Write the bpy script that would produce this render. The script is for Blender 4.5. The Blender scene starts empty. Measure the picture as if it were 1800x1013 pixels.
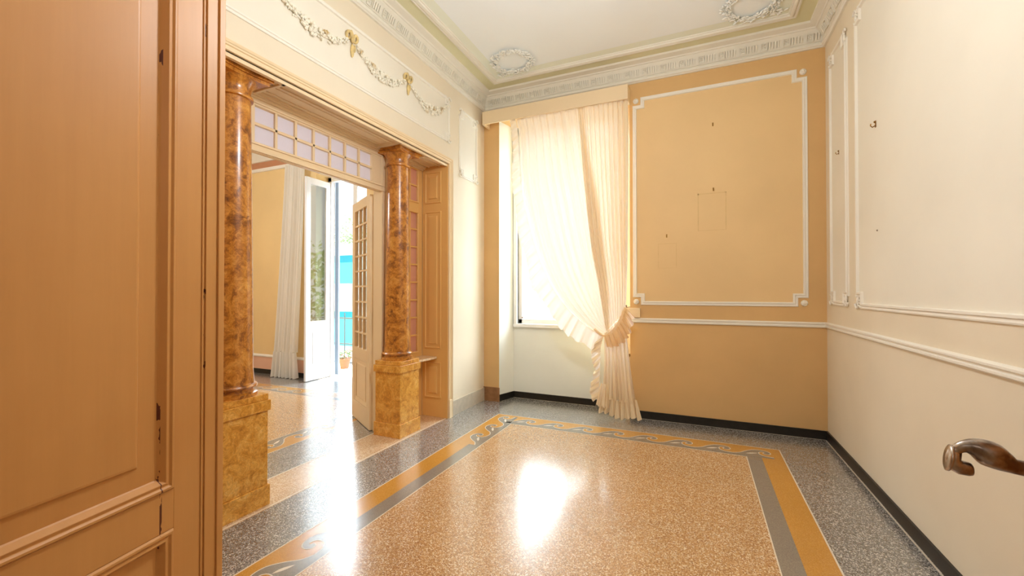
import bpy, math, random
from mathutils import Vector, Matrix
from mathutils.geometry import tessellate_polygon
random.seed(7)
C = bpy.context.scene.collection
PI = math.pi
H = 1.4

# ------------------------------------------------------------ camera, world, light, exposure
sc = bpy.context.scene
sc.view_settings.view_transform = 'Standard'
sc.view_settings.look = 'None'
sc.view_settings.gamma = 1
sc.view_settings.use_curve_mapping = False
sc.view_settings.exposure = 0.12
cam_d = bpy.data.cameras.new('camera')
cam = bpy.data.objects.new('camera', cam_d)
C.objects.link(cam)
cam_d.sensor_width = 36
cam_d.lens = 740.2 / 1800 * 36
cam_d.clip_start = 0.02
cam.location = (0, 0, H)
cam.rotation_euler = (PI / 2 + 0.009572, 0, 0.41604)
sc.camera = cam
sc.cycles.max_bounces = 10
sc.cycles.diffuse_bounces = 6
sc.cycles.glossy_bounces = 4
sc.cycles.transparent_max_bounces = 16
sc.cycles.sample_clamp_indirect = 6

world = bpy.data.worlds.new('sky')
sc.world = world
world.use_nodes = True
wn, wl = world.node_tree.nodes, world.node_tree.links
bg = wn['Background']
tc = wn.new('ShaderNodeTexCoord')
sp = wn.new('ShaderNodeSeparateXYZ')
def wmath(op, a, b_=None, c=None):
    n = wn.new('ShaderNodeMath')
    n.operation = op
    for i, v in enumerate((a, b_, c)):
        if v is None: continue
        if hasattr(v, 'is_output'): wl.new(v, n.inputs[i])
        else: n.inputs[i].default_value = v
    return n.outputs[0]
def smooth(src, lo, hi):
    n = wn.new('ShaderNodeMapRange')
    n.interpolation_type = 'SMOOTHSTEP'
    n.inputs[1].default_value, n.inputs[2].default_value = lo, hi
    wl.new(src, n.inputs[0])
    return n.outputs[0]
wl.new(tc.outputs['Generated'], sp.inputs[0])
# hazy sky: very bright on the far (+y) side above the roofs, a plain pale blue elsewhere
glow = wmath('MULTIPLY', smooth(sp.outputs[2], 0.27, 0.40), smooth(sp.outputs[1], 0.05, 0.35))
mx = wn.new('ShaderNodeMix')
mx.data_type = 'RGBA'
SKY_LOW, SKY_GLOW = 1.2, 22.0
mx.inputs[6].default_value = (0.90 * SKY_LOW, 0.96 * SKY_LOW, 1.0 * SKY_LOW, 1)
mx.inputs[7].default_value = (0.80 * SKY_GLOW, 0.91 * SKY_GLOW, 1.0 * SKY_GLOW, 1)
wl.new(glow, mx.inputs[0])
wl.new(mx.outputs[2], bg.inputs[0])
bg.inputs[1].default_value = 1.0

def area(name, loc, rot, sx, sy, power, col, portal=False):
    l = bpy.data.lights.new(name, 'AREA')
    l.shape = 'RECTANGLE'
    l.size, l.size_y = sx, sy
    l.energy = power
    l.color = col
    o = bpy.data.objects.new(name, l)
    C.objects.link(o)
    o.location = loc
    o.rotation_euler = rot
    if portal:
        l.cycles.is_portal = True
    return o

# portals: they only guide the sky light through the two openings
area('portal_window', (-1.53, 5.40, 2.28), (-PI / 2, 0, 0), 1.4, 2.7, 1, (1, 1, 1), True)
area('portal_balcony', (-5.11, 5.24, 1.66), (-PI / 2, 0, 0), 1.06, 3.3, 1, (1, 1, 1), True)
sun_d = bpy.data.lights.new('sun', 'SUN')
sun_d.energy = 3.0
sun_d.angle = 0.01
sun = bpy.data.objects.new('sun', sun_d)
C.objects.link(sun)
sun.rotation_euler = Vector((0.35, 0.75, -0.75)).to_track_quat('-Z', 'Y').to_euler()

def lamp(name, loc, power, col, r=0.16):
    l = bpy.data.lights.new(name, 'POINT')
    l.energy = power
    l.color = col
    l.shadow_soft_size = r
    o = bpy.data.objects.new(name, l)
    C.objects.link(o)
    o.location = loc
    return o
FILL_TINT = (0.90, 0.96, 1.0)  # slightly cool tint of the added fill lamps
FILL_ROOM, FILL_OTHER, FILL_HALL = 76, 90, 11  # power of the unseen fill lamps

# ------------------------------------------------------------ helpers
class MB:
    def __init__(s):
        s.v, s.f, s.m = [], [], []
    def add(s, vs, fs, mi=0):
        n = len(s.v)
        s.v += [tuple(p) for p in vs]
        s.f += [[i + n for i in f] for f in fs]
        s.m += [mi] * len(fs)
        return s
    def box(s, x0, x1, y0, y1, z0, z1, mi=0):
        v = [(x, y, z) for z in (z0, z1) for y in (y0, y1) for x in (x0, x1)]
        return s.add(v, [(0, 2, 3, 1), (4, 5, 7, 6), (0, 1, 5, 4), (2, 6, 7, 3), (0, 4, 6, 2), (1, 3, 7, 5)], mi)
    def quad(s, a, b, c, d, mi=0):
        return s.add([a, b, c, d], [(0, 1, 2, 3)], mi)
    def rect(s, x0, x1, y0, y1, z, mi=0):
        return s.quad((x0, y0, z), (x1, y0, z), (x1, y1, z), (x0, y1, z), mi)
    def lathe(s, prof, cx=0, cy=0, n=48, mi=0):
        vs = []
        for r, z in prof:
            for k in range(n):
                a = 2 * PI * k / n
                vs.append((cx + r * math.cos(a), cy + r * math.sin(a), z))
        fs = []
        for i in range(len(prof) - 1):
            for k in range(n):
                k2 = (k + 1) % n
                fs.append((i * n + k, i * n + k2, (i + 1) * n + k2, (i + 1) * n + k))
        fs.append(list(range(n))[::-1])
        fs.append([(len(prof) - 1) * n + k for k in range(n)])
        return s.add(vs, fs, mi)
    def tube(s, pts, r, n=10, mi=0):
        pts = [Vector(p) for p in pts]
        rs = r if isinstance(r, (list, tuple)) else [r] * len(pts)
        t0 = (pts[1] - pts[0]).normalized()
        up = Vector((0, 0, 1)) if abs(t0.z) < 0.9 else Vector((1, 0, 0))
        u = t0.cross(up).normalized()
        vs = []
        for i, p in enumerate(pts):
            t = (pts[min(i + 1, len(pts) - 1)] - pts[max(i - 1, 0)]).normalized()
            u = (u - t * u.dot(t)).normalized()
            w = t.cross(u)
            for k in range(n):
                a = 2 * PI * k / n
                vs.append(p + (u * math.cos(a) + w * math.sin(a)) * rs[i])
        fs = [(i * n + k, i * n + (k + 1) % n, (i + 1) * n + (k + 1) % n, (i + 1) * n + k)
              for i in range(len(pts) - 1) for k in range(n)]
        fs.append(list(range(n))[::-1])
        fs.append([(len(pts) - 1) * n + k for k in range(n)])
        return s.add(vs, fs, mi)
    def ball(s, c, rx, ry=None, rz=None, n=8, rot=None, mi=0):
        ry = ry or rx
        rz = rz or rx
        m = n // 2 + 1
        vs, fs = [], []
        for i in range(m + 1):
            th = PI * i / m
            for k in range(n):
                a = 2 * PI * k / n
                p = Vector((rx * math.sin(th) * math.cos(a), ry * math.sin(th) * math.sin(a), rz * math.cos(th)))
                if rot is not None:
                    p = rot @ p
                vs.append((c[0] + p.x, c[1] + p.y, c[2] + p.z))
        for i in range(m):
            for k in range(n):
                k2 = (k + 1) % n
                fs.append((i * n + k, (i + 1) * n + k, (i + 1) * n + k2, i * n + k2))
        return s.add(vs, fs, mi)
    def sweep(s, prof, path, O, U, V, N, closed=True, mi=0):
        """profile (a, b): a = offset to the left of the path inside the plane U,V ; b = height along N"""
        O, U, V, N = Vector(O), Vector(U), Vector(V), Vector(N)
        n = len(path)
        P = [Vector(p) for p in path]
        vs = []
        for i in range(n):
            if closed or 0 < i < n - 1:
                d0 = (P[i] - P[i - 1]).normalized()
                d1 = (P[(i + 1) % n] - P[i]).normalized()
            elif i == 0:
                d0 = d1 = (P[1] - P[0]).normalized()
            else:
                d0 = d1 = (P[-1] - P[-2]).normalized()
            n0, n1 = Vector((-d0.y, d0.x)), Vector((-d1.y, d1.x))
            b = (n0 + n1)
            b = b / max(b.length, 1e-6)
            k = 1 / max(b.dot(n0), 0.3)
            for a, h in prof:
                q = P[i] + b * (k * a)
                vs.append(O + U * q.x + V * q.y + N * h)
        m = len(prof)
        fs = []
        for i in range(n if closed else n - 1):
            j = (i + 1) % n
            for k in range(m - 1):
                fs.append((i * m + k, j * m + k, j * m + k + 1, i * m + k + 1))
        if not closed:
            fs.append(list(range(m)))
            fs.append([(n - 1) * m + k for k in range(m)][::-1])
        return s.add(vs, fs, mi)
    def grid(s, fn, nu, nv, mi=0):
        vs = [fn(i / nu, j / nv) for j in range(nv + 1) for i in range(nu + 1)]
        w = nu + 1
        fs = [(j * w + i, j * w + i + 1, (j + 1) * w + i + 1, (j + 1) * w + i) for j in range(nv) for i in range(nu)]
        return s.add(vs, fs, mi)
    def build(s, name, mat, parent=None, smooth=False, bevel=0, loc=None, rotz=None):
        me = bpy.data.meshes.new(name)
        me.from_pydata(s.v, [], s.f)
        mats = mat if isinstance(mat, (list, tuple)) else [mat]
        for x in mats:
            me.materials.append(x)
        if len(mats) > 1:
            me.polygons.foreach_set('material_index', s.m)
        me.validate()
        me.update()
        import bmesh
        bm = bmesh.new()
        bm.from_mesh(me)
        bmesh.ops.recalc_face_normals(bm, faces=bm.faces)
        bm.to_mesh(me)
        bm.free()
        if smooth:
            me.polygons.foreach_set('use_smooth', [True] * len(me.polygons))
            if smooth != 'all':
                me.set_sharp_from_angle(angle=math.radians(40))
        o = bpy.data.objects.new(name, me)
        C.objects.link(o)
        if parent:
            o.parent = parent
        if loc:
            o.location = loc
        if rotz is not None:
            o.rotation_euler = (0, 0, rotz)
        if bevel:
            b = o.modifiers.new('bevel', 'BEVEL')
            b.width = bevel
            b.segments = 2
            b.limit_method = 'ANGLE'
            b.angle_limit = math.radians(50)
        return o

def tag(o, label, cat=None, group=None, kind=None):
    o['label'] = label
    if cat: o['category'] = cat
    if group: o['group'] = group
    if kind: o['kind'] = kind
    return o
def S(o, label, cat='structure'):
    return tag(o, label, cat, kind='structure')
def empty(name, loc=(0, 0, 0), rotz=0):
    o = bpy.data.objects.new(name, None)
    C.objects.link(o)
    o.location = loc
    o.rotation_euler = (0, 0, rotz)
    o.empty_display_size = 0.1
    return o
def dup(root, loc=None, rotz=None):
    r = root.copy()
    C.objects.link(r)
    if loc: r.location = loc
    if rotz is not None: r.rotation_euler = (0, 0, rotz)
    for ch in list(root.children):
        c = ch.copy()
        C.objects.link(c)
        c.parent = r
        for g in ch.children:
            d = g.copy()
            C.objects.link(d)
            d.parent = c
    return r

# ------------------------------------------------------------ materials
def mat(name, rough=0.5, spec=0.5, metal=0.0):
    m = bpy.data.materials.new(name)
    m.use_nodes = True
    b = m.node_tree.nodes['Principled BSDF']
    b.inputs['Roughness'].default_value = rough
    b.inputs['Specular IOR Level'].default_value = spec
    b.inputs['Metallic'].default_value = metal
    return m, m.node_tree, b
def noise(nt, scale, detail=4, rough=0.55, coord='Object', vec=None, sc3=None):
    t = nt.nodes.new('ShaderNodeTexCoord')
    n = nt.nodes.new('ShaderNodeTexNoise')
    n.inputs['Scale'].default_value = scale
    n.inputs['Detail'].default_value = detail
    n.inputs['Roughness'].default_value = rough
    src = t.outputs[coord] if vec is None else vec
    if sc3:
        mp = nt.nodes.new('ShaderNodeMapping')
        mp.inputs['Scale'].default_value = sc3
        nt.links.new(src, mp.inputs[0])
        src = mp.outputs[0]
    nt.links.new(src, n.inputs['Vector'])
    return n
def ramp(nt, src, stops):
    r = nt.nodes.new('ShaderNodeValToRGB')
    els = r.color_ramp.elements
    els[0].position, els[0].color = stops[0][0], (*stops[0][1], 1)
    els[1].position, els[1].color = stops[-1][0], (*stops[-1][1], 1)
    for p, c in stops[1:-1]:
        el = els.new(p)
        el.color = (*c, 1)
    nt.links.new(src, r.inputs[0])
    return r
def mix(nt, fac, a, b, mode='MIX'):
    x = nt.nodes.new('ShaderNodeMix')
    x.data_type = 'RGBA'
    x.blend_type = mode
    for s, v in ((0, fac), (6, a), (7, b)):
        if hasattr(v, 'is_output'):
            nt.links.new(v, x.inputs[s])
        elif s == 0:
            x.inputs[0].default_value = v
        else:
            x.inputs[s].default_value = (*v, 1)
    return x.outputs[2]
def bump(nt, b, src, dist=0.002, strength=0.5):
    n = nt.nodes.new('ShaderNodeBump')
    n.inputs['Strength'].default_value = strength
    n.inputs['Distance'].default_value = dist
    nt.links.new(src, n.inputs['Height'])
    nt.links.new(n.outputs[0], b.inputs['Normal'])
def sr(r, g, b):
    f = lambda c: ((c / 255 + 0.055) / 1.055) ** 2.4 if c > 10 else c / 255 / 12.92
    return (f(r), f(g), f(b))
def paint(name, col, var=0.06, rough=0.55, scale=1.3, spec=0.3, bmp=0.0008):
    m, nt, b = mat(name, rough, spec)
    n = noise(nt, scale, 5)
    d = tuple(c * (1 - var) for c in col)
    l = tuple(min(1, c * (1 + var * 0.6)) for c in col)
    r = ramp(nt, n.outputs[0], [(0.3, d), (0.7, l)])
    nt.links.new(r.outputs[0], b.inputs['Base Color'])
    n2 = noise(nt, 60, 3)
    bump(nt, b, n2.outputs[0], bmp, 0.3)
    return m

M = {}
M['wall'] = paint('wall_border_paint', sr(232, 219, 196), 0.05, 0.6)
M['field'] = paint('wall_field_paint', sr(236, 229, 214), 0.04, 0.6)
M['wall_b'] = paint('back_wall_border_ochre', sr(218, 178, 122), 0.08, 0.6)  # back wall: deeper ochre than the side walls
M['field_b'] = paint('back_wall_field_ochre', sr(232, 198, 146), 0.05, 0.6)
M['other_wall'] = paint('other_room_wall_paint', sr(236, 206, 150), 0.05, 0.6)
M['white'] = paint('white_trim_paint', sr(240, 234, 222), 0.03, 0.45)
M['cream'] = paint('cream_woodwork_paint', sr(238, 214, 176), 0.03, 0.35, spec=0.5)
M['wood'] = paint('ochre_woodwork_paint', sr(232, 184, 112), 0.04, 0.35, spec=0.5)
M['ceil'] = paint('ceiling_paint', sr(240, 245, 247), 0.02, 0.7)
M['green'] = paint('ceiling_green_paint', sr(222, 218, 182), 0.06, 0.7)
M['green_pale'] = paint('ceiling_pale_green_paint', sr(232, 236, 222), 0.03, 0.7)
M['stucco'] = paint('stucco_cornice_paint', sr(234, 229, 216), 0.04, 0.6)
M['pinkdado'] = paint('pink_dado_paint', sr(232, 184, 156), 0.04, 0.6)
M['brownband'] = paint('brown_frieze_paint', sr(196, 140, 104), 0.06, 0.6)
M['recess'] = paint('window_recess_paint', sr(238, 240, 234), 0.03, 0.6)
M['hall'] = paint('hall_paint', sr(235, 215, 180), 0.03, 0.6)
M['black'] = paint('black_baseboard_stone', sr(38, 34, 30), 0.3, 0.35, 20)
M['greyskirt'] = paint('grey_baseboard_stone', sr(196, 184, 166), 0.12, 0.5, 18)
M['brownskirt'] = paint('worn_brown_baseboard', sr(158, 112, 74), 0.3, 0.5, 12)
M['joinery'] = paint('white_joinery_paint', sr(240, 240, 240), 0.02, 0.3, spec=0.5)
M['shutter'] = paint('blue_grey_shutter', sr(150, 168, 190), 0.05, 0.5)
M['iron'] = paint('iron_rail', sr(70, 78, 84), 0.1, 0.5)

# door paint with worn chips along its grooves
def door_paint():
    m, nt, b = mat('tan_door_paint', 0.45, 0.4)
    n = noise(nt, 1.6, 5)
    r = ramp(nt, n.outputs[0], [(0.3, sr(204, 144, 78)), (0.7, sr(214, 156, 90))])
    t = nt.nodes.new('ShaderNodeTexCoord')
    s = nt.nodes.new('ShaderNodeSeparateXYZ')
    nt.links.new(t.outputs['Object'], s.inputs[0])
    def band(x0, w):
        a = nt.nodes.new('ShaderNodeMath'); a.operation = 'SUBTRACT'; a.inputs[1].default_value = x0
        nt.links.new(s.outputs[0], a.inputs[0])
        c = nt.nodes.new('ShaderNodeMath'); c.operation = 'ABSOLUTE'
        nt.links.new(a.outputs[0], c.inputs[0])
        d = nt.nodes.new('ShaderNodeMath'); d.operation = 'LESS_THAN'; d.inputs[1].default_value = w
        nt.links.new(c.outputs[0], d.inputs[0])
        return d.outputs[0]
    k = nt.nodes.new('ShaderNodeMath'); k.operation = 'MAXIMUM'
    nt.links.new(band(0.660, 0.0035), k.inputs[0]); nt.links.new(band(0.540, 0.003), k.inputs[1])
    n2 = noise(nt, 7, 4, sc3=(3, 1, 1))
    g = nt.nodes.new('ShaderNodeMath'); g.operation = 'GREATER_THAN'; g.inputs[1].default_value = 0.585
    nt.links.new(n2.outputs[0], g.inputs[0])
    q = nt.nodes.new('ShaderNodeMath'); q.operation = 'MULTIPLY'
    nt.links.new(k.outputs[0], q.inputs[0]); nt.links.new(g.outputs[0], q.inputs[1])
    n3 = noise(nt, 2.5, 6, 0.7, sc3=(9, 1, 0.5))
    g3 = ramp(nt, n3.outputs[0], [(0.30, (0.95, 0.94, 0.92)), (0.6, (1, 1, 1))])
    base = mix(nt, 1.0, r.outputs[0], g3.outputs[0], 'MULTIPLY')
    nt.links.new(mix(nt, q.outputs[0], base, sr(96, 44, 22)), b.inputs['Base Color'])
    bump(nt, b, n3.outputs[0], 0.001, 0.25)
    return m
M['door'] = door_paint()

def marble(name, stops, scale=7, rough=0.16, dist=1.2, veins=None):
    m, nt, b = mat(name, rough, 0.55)
    n0 = noise(nt, scale * 0.5, 3)
    t = nt.nodes.new('ShaderNodeTexCoord')
    a = nt.nodes.new('ShaderNodeVectorMath'); a.operation = 'SCALE'; a.inputs[3].default_value = 0.25 * dist
    nt.links.new(n0.outputs[1], a.inputs[0])
    ad = nt.nodes.new('ShaderNodeVectorMath'); ad.operation = 'ADD'
    nt.links.new(t.outputs['Object'], ad.inputs[0]); nt.links.new(a.outputs[0], ad.inputs[1])
    n = noise(nt, scale, 9, 0.68, vec=ad.outputs[0])
    r = ramp(nt, n.outputs[0], stops)
    n2 = noise(nt, scale * 6, 4, 0.7, vec=ad.outputs[0])
    r2 = ramp(nt, n2.outputs[0], [(0.35, (0.72, 0.62, 0.5)), (0.6, (1.12, 1.1, 1.05))])
    nt.links.new(mix(nt, 0.8, r.outputs[0], r2.outputs[0], 'MULTIPLY'), b.inputs['Base Color'])
    b.inputs['Coat Weight'].default_value = 0.25
    b.inputs['Coat Roughness'].default_value = 0.2
    return m
M['shaft'] = marble('brown_mottled_marble', [(0.28, sr(92, 50, 16)), (0.40, sr(150, 90, 28)), (0.50, sr(196, 128, 46)), (0.70, sr(226, 168, 84))], 13, 0.28)
M['pedestal'] = marble('golden_mottled_marble', [(0.28, sr(166, 104, 28)), (0.45, sr(214, 150, 54)), (0.58, sr(232, 176, 84)), (0.75, sr(242, 206, 136))], 13, 0.3)
M['shelf'] = marble('pale_shelf_marble', [(0.3, sr(220, 190, 150)), (0.7, sr(245, 230, 205))], 6)

def terrazzo(name, base, chips, scale=150, rough=0.2, chipfac=0.6):
    m, nt, b = mat(name, rough, 0.6)
    t = nt.nodes.new('ShaderNodeTexCoord')
    v = nt.nodes.new('ShaderNodeTexVoronoi')
    v.inputs['Scale'].default_value = scale
    nt.links.new(t.outputs['Object'], v.inputs['Vector'])
    s = nt.nodes.new('ShaderNodeSeparateXYZ')
    nt.links.new(v.outputs['Color'], s.inputs[0])
    r = ramp(nt, s.outputs[0], chips)
    r.color_ramp.interpolation = 'CONSTANT'
    n = noise(nt, 1.2, 5)
    r2 = ramp(nt, n.outputs[0], [(0.3, (0.9, 0.9, 0.9)), (0.7, (1.06, 1.05, 1.04))])
    c = mix(nt, chipfac, base, r.outputs[0])
    nt.links.new(mix(nt, 1.0, c, r2.outputs[0], 'MULTIPLY'), b.inputs['Base Color'])
    n3 = noise(nt, 1.5, 2)
    r3 = ramp(nt, n3.outputs[0], [(0.3, (rough * 0.8,) * 3), (0.7, (rough * 1.35,) * 3)])
    nt.links.new(r3.outputs[0], b.inputs['Roughness'])
    n4 = noise(nt, 6, 2)
    bump(nt, b, n4.outputs[0], 0.0006, 0.35)
    b.inputs['Coat Weight'].default_value = 1.0
    b.inputs['Coat IOR'].default_value = 1.7
    b.inputs['Coat Roughness'].default_value = 0.2
    return m
T_TAN = terrazzo('tan_terrazzo', sr(198, 156, 110), [(0.0, sr(146, 96, 50)), (0.2, sr(190, 140, 88)), (0.48, sr(212, 170, 120)), (0.76, sr(248, 230, 200)), (0.92, sr(156, 104, 64))], 190, chipfac=0.8)
T_GREY = terrazzo('grey_terrazzo', sr(132, 130, 127), [(0.0, sr(70, 70, 70)), (0.3, sr(124, 122, 120)), (0.6, sr(164, 161, 157)), (0.85, sr(224, 219, 212))], 190, chipfac=0.8)
T_OCH = terrazzo('ochre_terrazzo', sr(206, 146, 58), [(0.0, sr(190, 130, 46)), (0.5, sr(212, 154, 66)), (0.9, sr(226, 176, 96))], 300, chipfac=0.5)
T_SLATE = terrazzo('slate_terrazzo', sr(136, 130, 120), [(0.0, sr(116, 112, 106)), (0.5, sr(146, 140, 130)), (0.9, sr(160, 154, 144))], 300, chipfac=0.5)
T_PALE = terrazzo('pale_threshold_terrazzo', sr(216, 184, 148), [(0.0, sr(170, 126, 90)), (0.3, sr(216, 184, 148)), (0.75, sr(244, 226, 200))], 150, chipfac=0.6)
T_WHITE = terrazzo('white_inlay', sr(238, 226, 206), [(0.0, sr(226, 214, 194)), (0.6, sr(244, 236, 222))], 200, chipfac=0.4)

def cloth(name, col, trans=0.3, clear=0.06, through=(0.95, 0.96, 0.97)):
    m = bpy.data.materials.new(name)
    m.use_nodes = True
    nt = m.node_tree
    for n in list(nt.nodes):
        nt.nodes.remove(n)
    out = nt.nodes.new('ShaderNodeOutputMaterial')
    d = nt.nodes.new('ShaderNodeBsdfDiffuse'); d.inputs[0].default_value = (*col, 1)
    t = nt.nodes.new('ShaderNodeBsdfTranslucent'); t.inputs[0].default_value = (*through, 1)
    p = nt.nodes.new('ShaderNodeBsdfTransparent')
    m1 = nt.nodes.new('ShaderNodeMixShader'); m1.inputs[0].default_value = trans
    m2 = nt.nodes.new('ShaderNodeMixShader'); m2.inputs[0].default_value = clear
    nt.links.new(d.outputs[0], m1.inputs[1]); nt.links.new(t.outputs[0], m1.inputs[2])
    nt.links.new(m1.outputs[0], m2.inputs[1]); nt.links.new(p.outputs[0], m2.inputs[2])
    n = noise(nt, 300, 2)
    bp = nt.nodes.new('ShaderNodeBump'); bp.inputs['Strength'].default_value = 0.15; bp.inputs['Distance'].default_value = 0.001
    nt.links.new(n.outputs[0], bp.inputs['Height'])
    nt.links.new(bp.outputs[0], d.inputs['Normal'])
    nt.links.new(m2.outputs[0], out.inputs[0])
    return m
M['voile'] = cloth('sheer_curtain_cloth', sr(249, 226, 188), 0.15, 0.005)
M['ruffle'] = cloth('ruffle_cloth', sr(251, 228, 190), 0.17, 0.02)
M['white_cloth'] = cloth('white_curtain_cloth', sr(252, 249, 242), 0.4, 0.02)
M['tieback'] = cloth('tieback_cloth', sr(244, 200, 134), 0.3, 0.0)

def glass(name, tint=(1, 1, 1), refl=0.1, rough=0.02, clear=0.9, diff=None):
    m = bpy.data.materials.new(name)
    m.use_nodes = True
    nt = m.node_tree
    for n in list(nt.nodes):
        nt.nodes.remove(n)
    out = nt.nodes.new('ShaderNodeOutputMaterial')
    g = nt.nodes.new('ShaderNodeBsdfGlossy'); g.inputs['Roughness'].default_value = rough
    if diff is None:
        b = nt.nodes.new('ShaderNodeBsdfTransparent'); b.inputs[0].default_value = (*tint, 1)
        body = b.outputs[0]
    else:
        a = nt.nodes.new('ShaderNodeBsdfTranslucent'); a.inputs[0].default_value = (*diff, 1)
        d = nt.nodes.new('ShaderNodeBsdfDiffuse'); d.inputs[0].default_value = (*diff, 1)
        mm = nt.nodes.new('ShaderNodeMixShader'); mm.inputs[0].default_value = clear
        nt.links.new(d.outputs[0], mm.inputs[1]); nt.links.new(a.outputs[0], mm.inputs[2])
        body = mm.outputs[0]
        v = nt.nodes.new('ShaderNodeTexVoronoi'); v.inputs['Scale'].default_value = 90
        t = nt.nodes.new('ShaderNodeTexCoord'); nt.links.new(t.outputs['Object'], v.inputs['Vector'])
        bp = nt.nodes.new('ShaderNodeBump'); bp.inputs['Strength'].default_value = 0.5; bp.inputs['Distance'].default_value = 0.003
        nt.links.new(v.outputs[0], bp.inputs['Height'])
        nt.links.new(bp.outputs[0], d.inputs['Normal']); nt.links.new(bp.outputs[0], g.inputs['Normal'])
    f = nt.nodes.new('ShaderNodeLayerWeight'); f.inputs[0].default_value = 0.5
    pw = nt.nodes.new('ShaderNodeMath'); pw.operation = 'POWER'; pw.inputs[1].default_value = 4.0
    nt.links.new(f.outputs['Facing'], pw.inputs[0])
    ml = nt.nodes.new('ShaderNodeMath'); ml.operation = 'MULTIPLY_ADD'; ml.inputs[1].default_value = 0.9; ml.inputs[2].default_value = 0.04
    nt.links.new(pw.outputs[0], ml.inputs[0])
    ad = nt.nodes.new('ShaderNodeMath'); ad.operation = 'ADD'; ad.inputs[1].default_value = refl
    nt.links.new(ml.outputs[0], ad.inputs[0])
    mx = nt.nodes.new('ShaderNodeMixShader')
    nt.links.new(ad.outputs[0], mx.inputs[0])
    nt.links.new(body, mx.inputs[1]); nt.links.new(g.outputs[0], mx.inputs[2])
    nt.links.new(mx.outputs[0], out.inputs[0])
    return m
M['glass'] = glass('clear_glass', (0.96, 0.98, 0.97), 0.0)
M['leafglass'] = glass('balcony_door_glass', (0.80, 0.84, 0.84), 0.16)
M['frost_white'] = glass('frosted_lavender_glass', diff=sr(242, 240, 250), clear=0.6, refl=0.0, rough=0.3)
M['frost_pink'] = glass('frosted_pink_glass', diff=sr(236, 190, 166), clear=0.5, refl=0.0, rough=0.3)

m, nt, b = mat('worn_steel', 0.28, 0.5, 1.0)
n = noise(nt, 30, 4)
r = ramp(nt, n.outputs[0], [(0.35, sr(110, 92, 80)), (0.6, sr(190, 176, 165))])
nt.links.new(r.outputs[0], b.inputs['Base Color'])
M['steel'] = m
m, nt, b = mat('aged_brass', 0.35, 0.5, 1.0)
b.inputs['Base Color'].default_value = (*sr(150, 110, 50), 1)
M['brass'] = m
def gilt():
    m, nt, b = mat('white_plaster_with_worn_gilding', 0.5, 0.4)
    g = nt.nodes.new('ShaderNodeNewGeometry')
    n = noise(nt, 9, 3)
    gild = ramp(nt, n.outputs[0], [(0.55, sr(244, 238, 222)), (0.68, sr(206, 176, 122))])  # random gilded patches on the white plaster
    nt.links.new(gild.outputs[0], b.inputs['Base Color'])
    return m
M['gilt'] = gilt()
M['gold'] = paint('worn_gilding', sr(226, 200, 140), 0.35, 0.4, 14)
M['plaster'] = paint('white_plaster_relief', sr(240, 240, 234), 0.06, 0.5, 30)
M['leaf'] = paint('leaf_green', sr(92, 120, 70), 0.4, 0.6, 3)
M['leaf_pale'] = paint('leaf_pale_green', sr(140, 160, 110), 0.4, 0.6, 3)
M['facade'] = paint('pale_facade', sr(226, 226, 224), 0.05, 0.8)
M['turq'] = paint('turquoise_awning_cloth', sr(96, 200, 210), 0.08, 0.7)
M['turq_dark'] = paint('turquoise_valance_cloth', sr(50, 150, 165), 0.08, 0.7)
M['pink'] = paint('pink_flower', sr(206, 110, 100), 0.3, 0.6, 20)
M['terracotta'] = paint('terracotta', sr(170, 96, 70), 0.1, 0.7)
m, nt, b = mat('fill_globe', 0.4)  # glowing shell of the added fill lamps
b.inputs['Base Color'].default_value = (1, 0.95, 0.88, 1)
b.inputs['Emission Color'].default_value = (1, 0.86, 0.68, 1)
b.inputs['Emission Strength'].default_value = 6
M['globe'] = m

# ------------------------------------------------------------ dimensions
XL, XR, YN, YB, ZC = -2.55, 1.12, 0.122, 4.87, 3.95
XO = -2.92          # other side of the left wall
OY0, OY1, OZ = 1.13, 4.0, 2.83   # opening in the left wall
OX0 = -8.8          # far side of other room
YF = 4.93           # other room's outer wall

# ------------------------------------------------------------ floor
fl = MB()
FM = [T_TAN, T_GREY, T_OCH, T_SLATE, T_PALE, T_WHITE]
def ring(x0, x1, y0, y1, X0, X1, Y0, Y1, mi):
    fl.rect(x0, X0, y0, y1, 0, mi); fl.rect(X1, x1, y0, y1, 0, mi)
    fl.rect(X0, X1, y0, Y0, 0, mi); fl.rect(X0, X1, Y1, y1, 0, mi)
bx0, bx1, by0, by1 = -2.10, 0.652, 0.72, 4.378
w1, w2 = 0.165, 0.280
ring(XL, XR, YN, YB, bx0, bx1, by0, by1, 1)
ring(bx0, bx1, by0, by1, bx0 + w1, bx1 - w1, by0 + w1, by1 - w1, 2)
ring(bx0 + w1, bx1 - w1, by0 + w1, by1 - w1, bx0 + w2, bx1 - w2, by0 + w2, by1 - w2, 3)
fl.rect(bx0 + w2, bx1 - w2, by0 + w2, by1 - w2, 0, 0)
fl.rect(-2.34, -0.72, YB, 5.17, 0, 1)
fl.rect(XL - 0.4, XL, OY0, OY1, 0, 4)
fl.rect(-3.41, XO - 0.03, 0.0, YF, 0, 1)
ox0, ox1, oy0, oy1 = -8.2, -3.41, 0.4, 4.36
fl.rect(OX0, -3.41, oy1, YF, 0, 1); fl.rect(OX0, -3.41, 0.0, oy0, 0, 1); fl.rect(OX0, ox0, oy0, oy1, 0, 1)
ring(ox0, ox1, oy0, oy1, ox0 + w1, ox1 - w1, oy0 + w1, oy1 - w1, 2)
ring(ox0 + w1, ox1 - w1, oy0 + w1, oy1 - w1, ox0 + w2, ox1 - w2, oy0 + w2, oy1 - w2, 3)
fl.rect(ox0 + w2, ox1 - w2, oy0 + w2, oy1 - w2, 0, 0)
fl.rect(-5.66, -4.56, YF, 5.30, 0, 5)
fl.rect(-1.3, 0.55, -0.12, YN, 0, 4)
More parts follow.
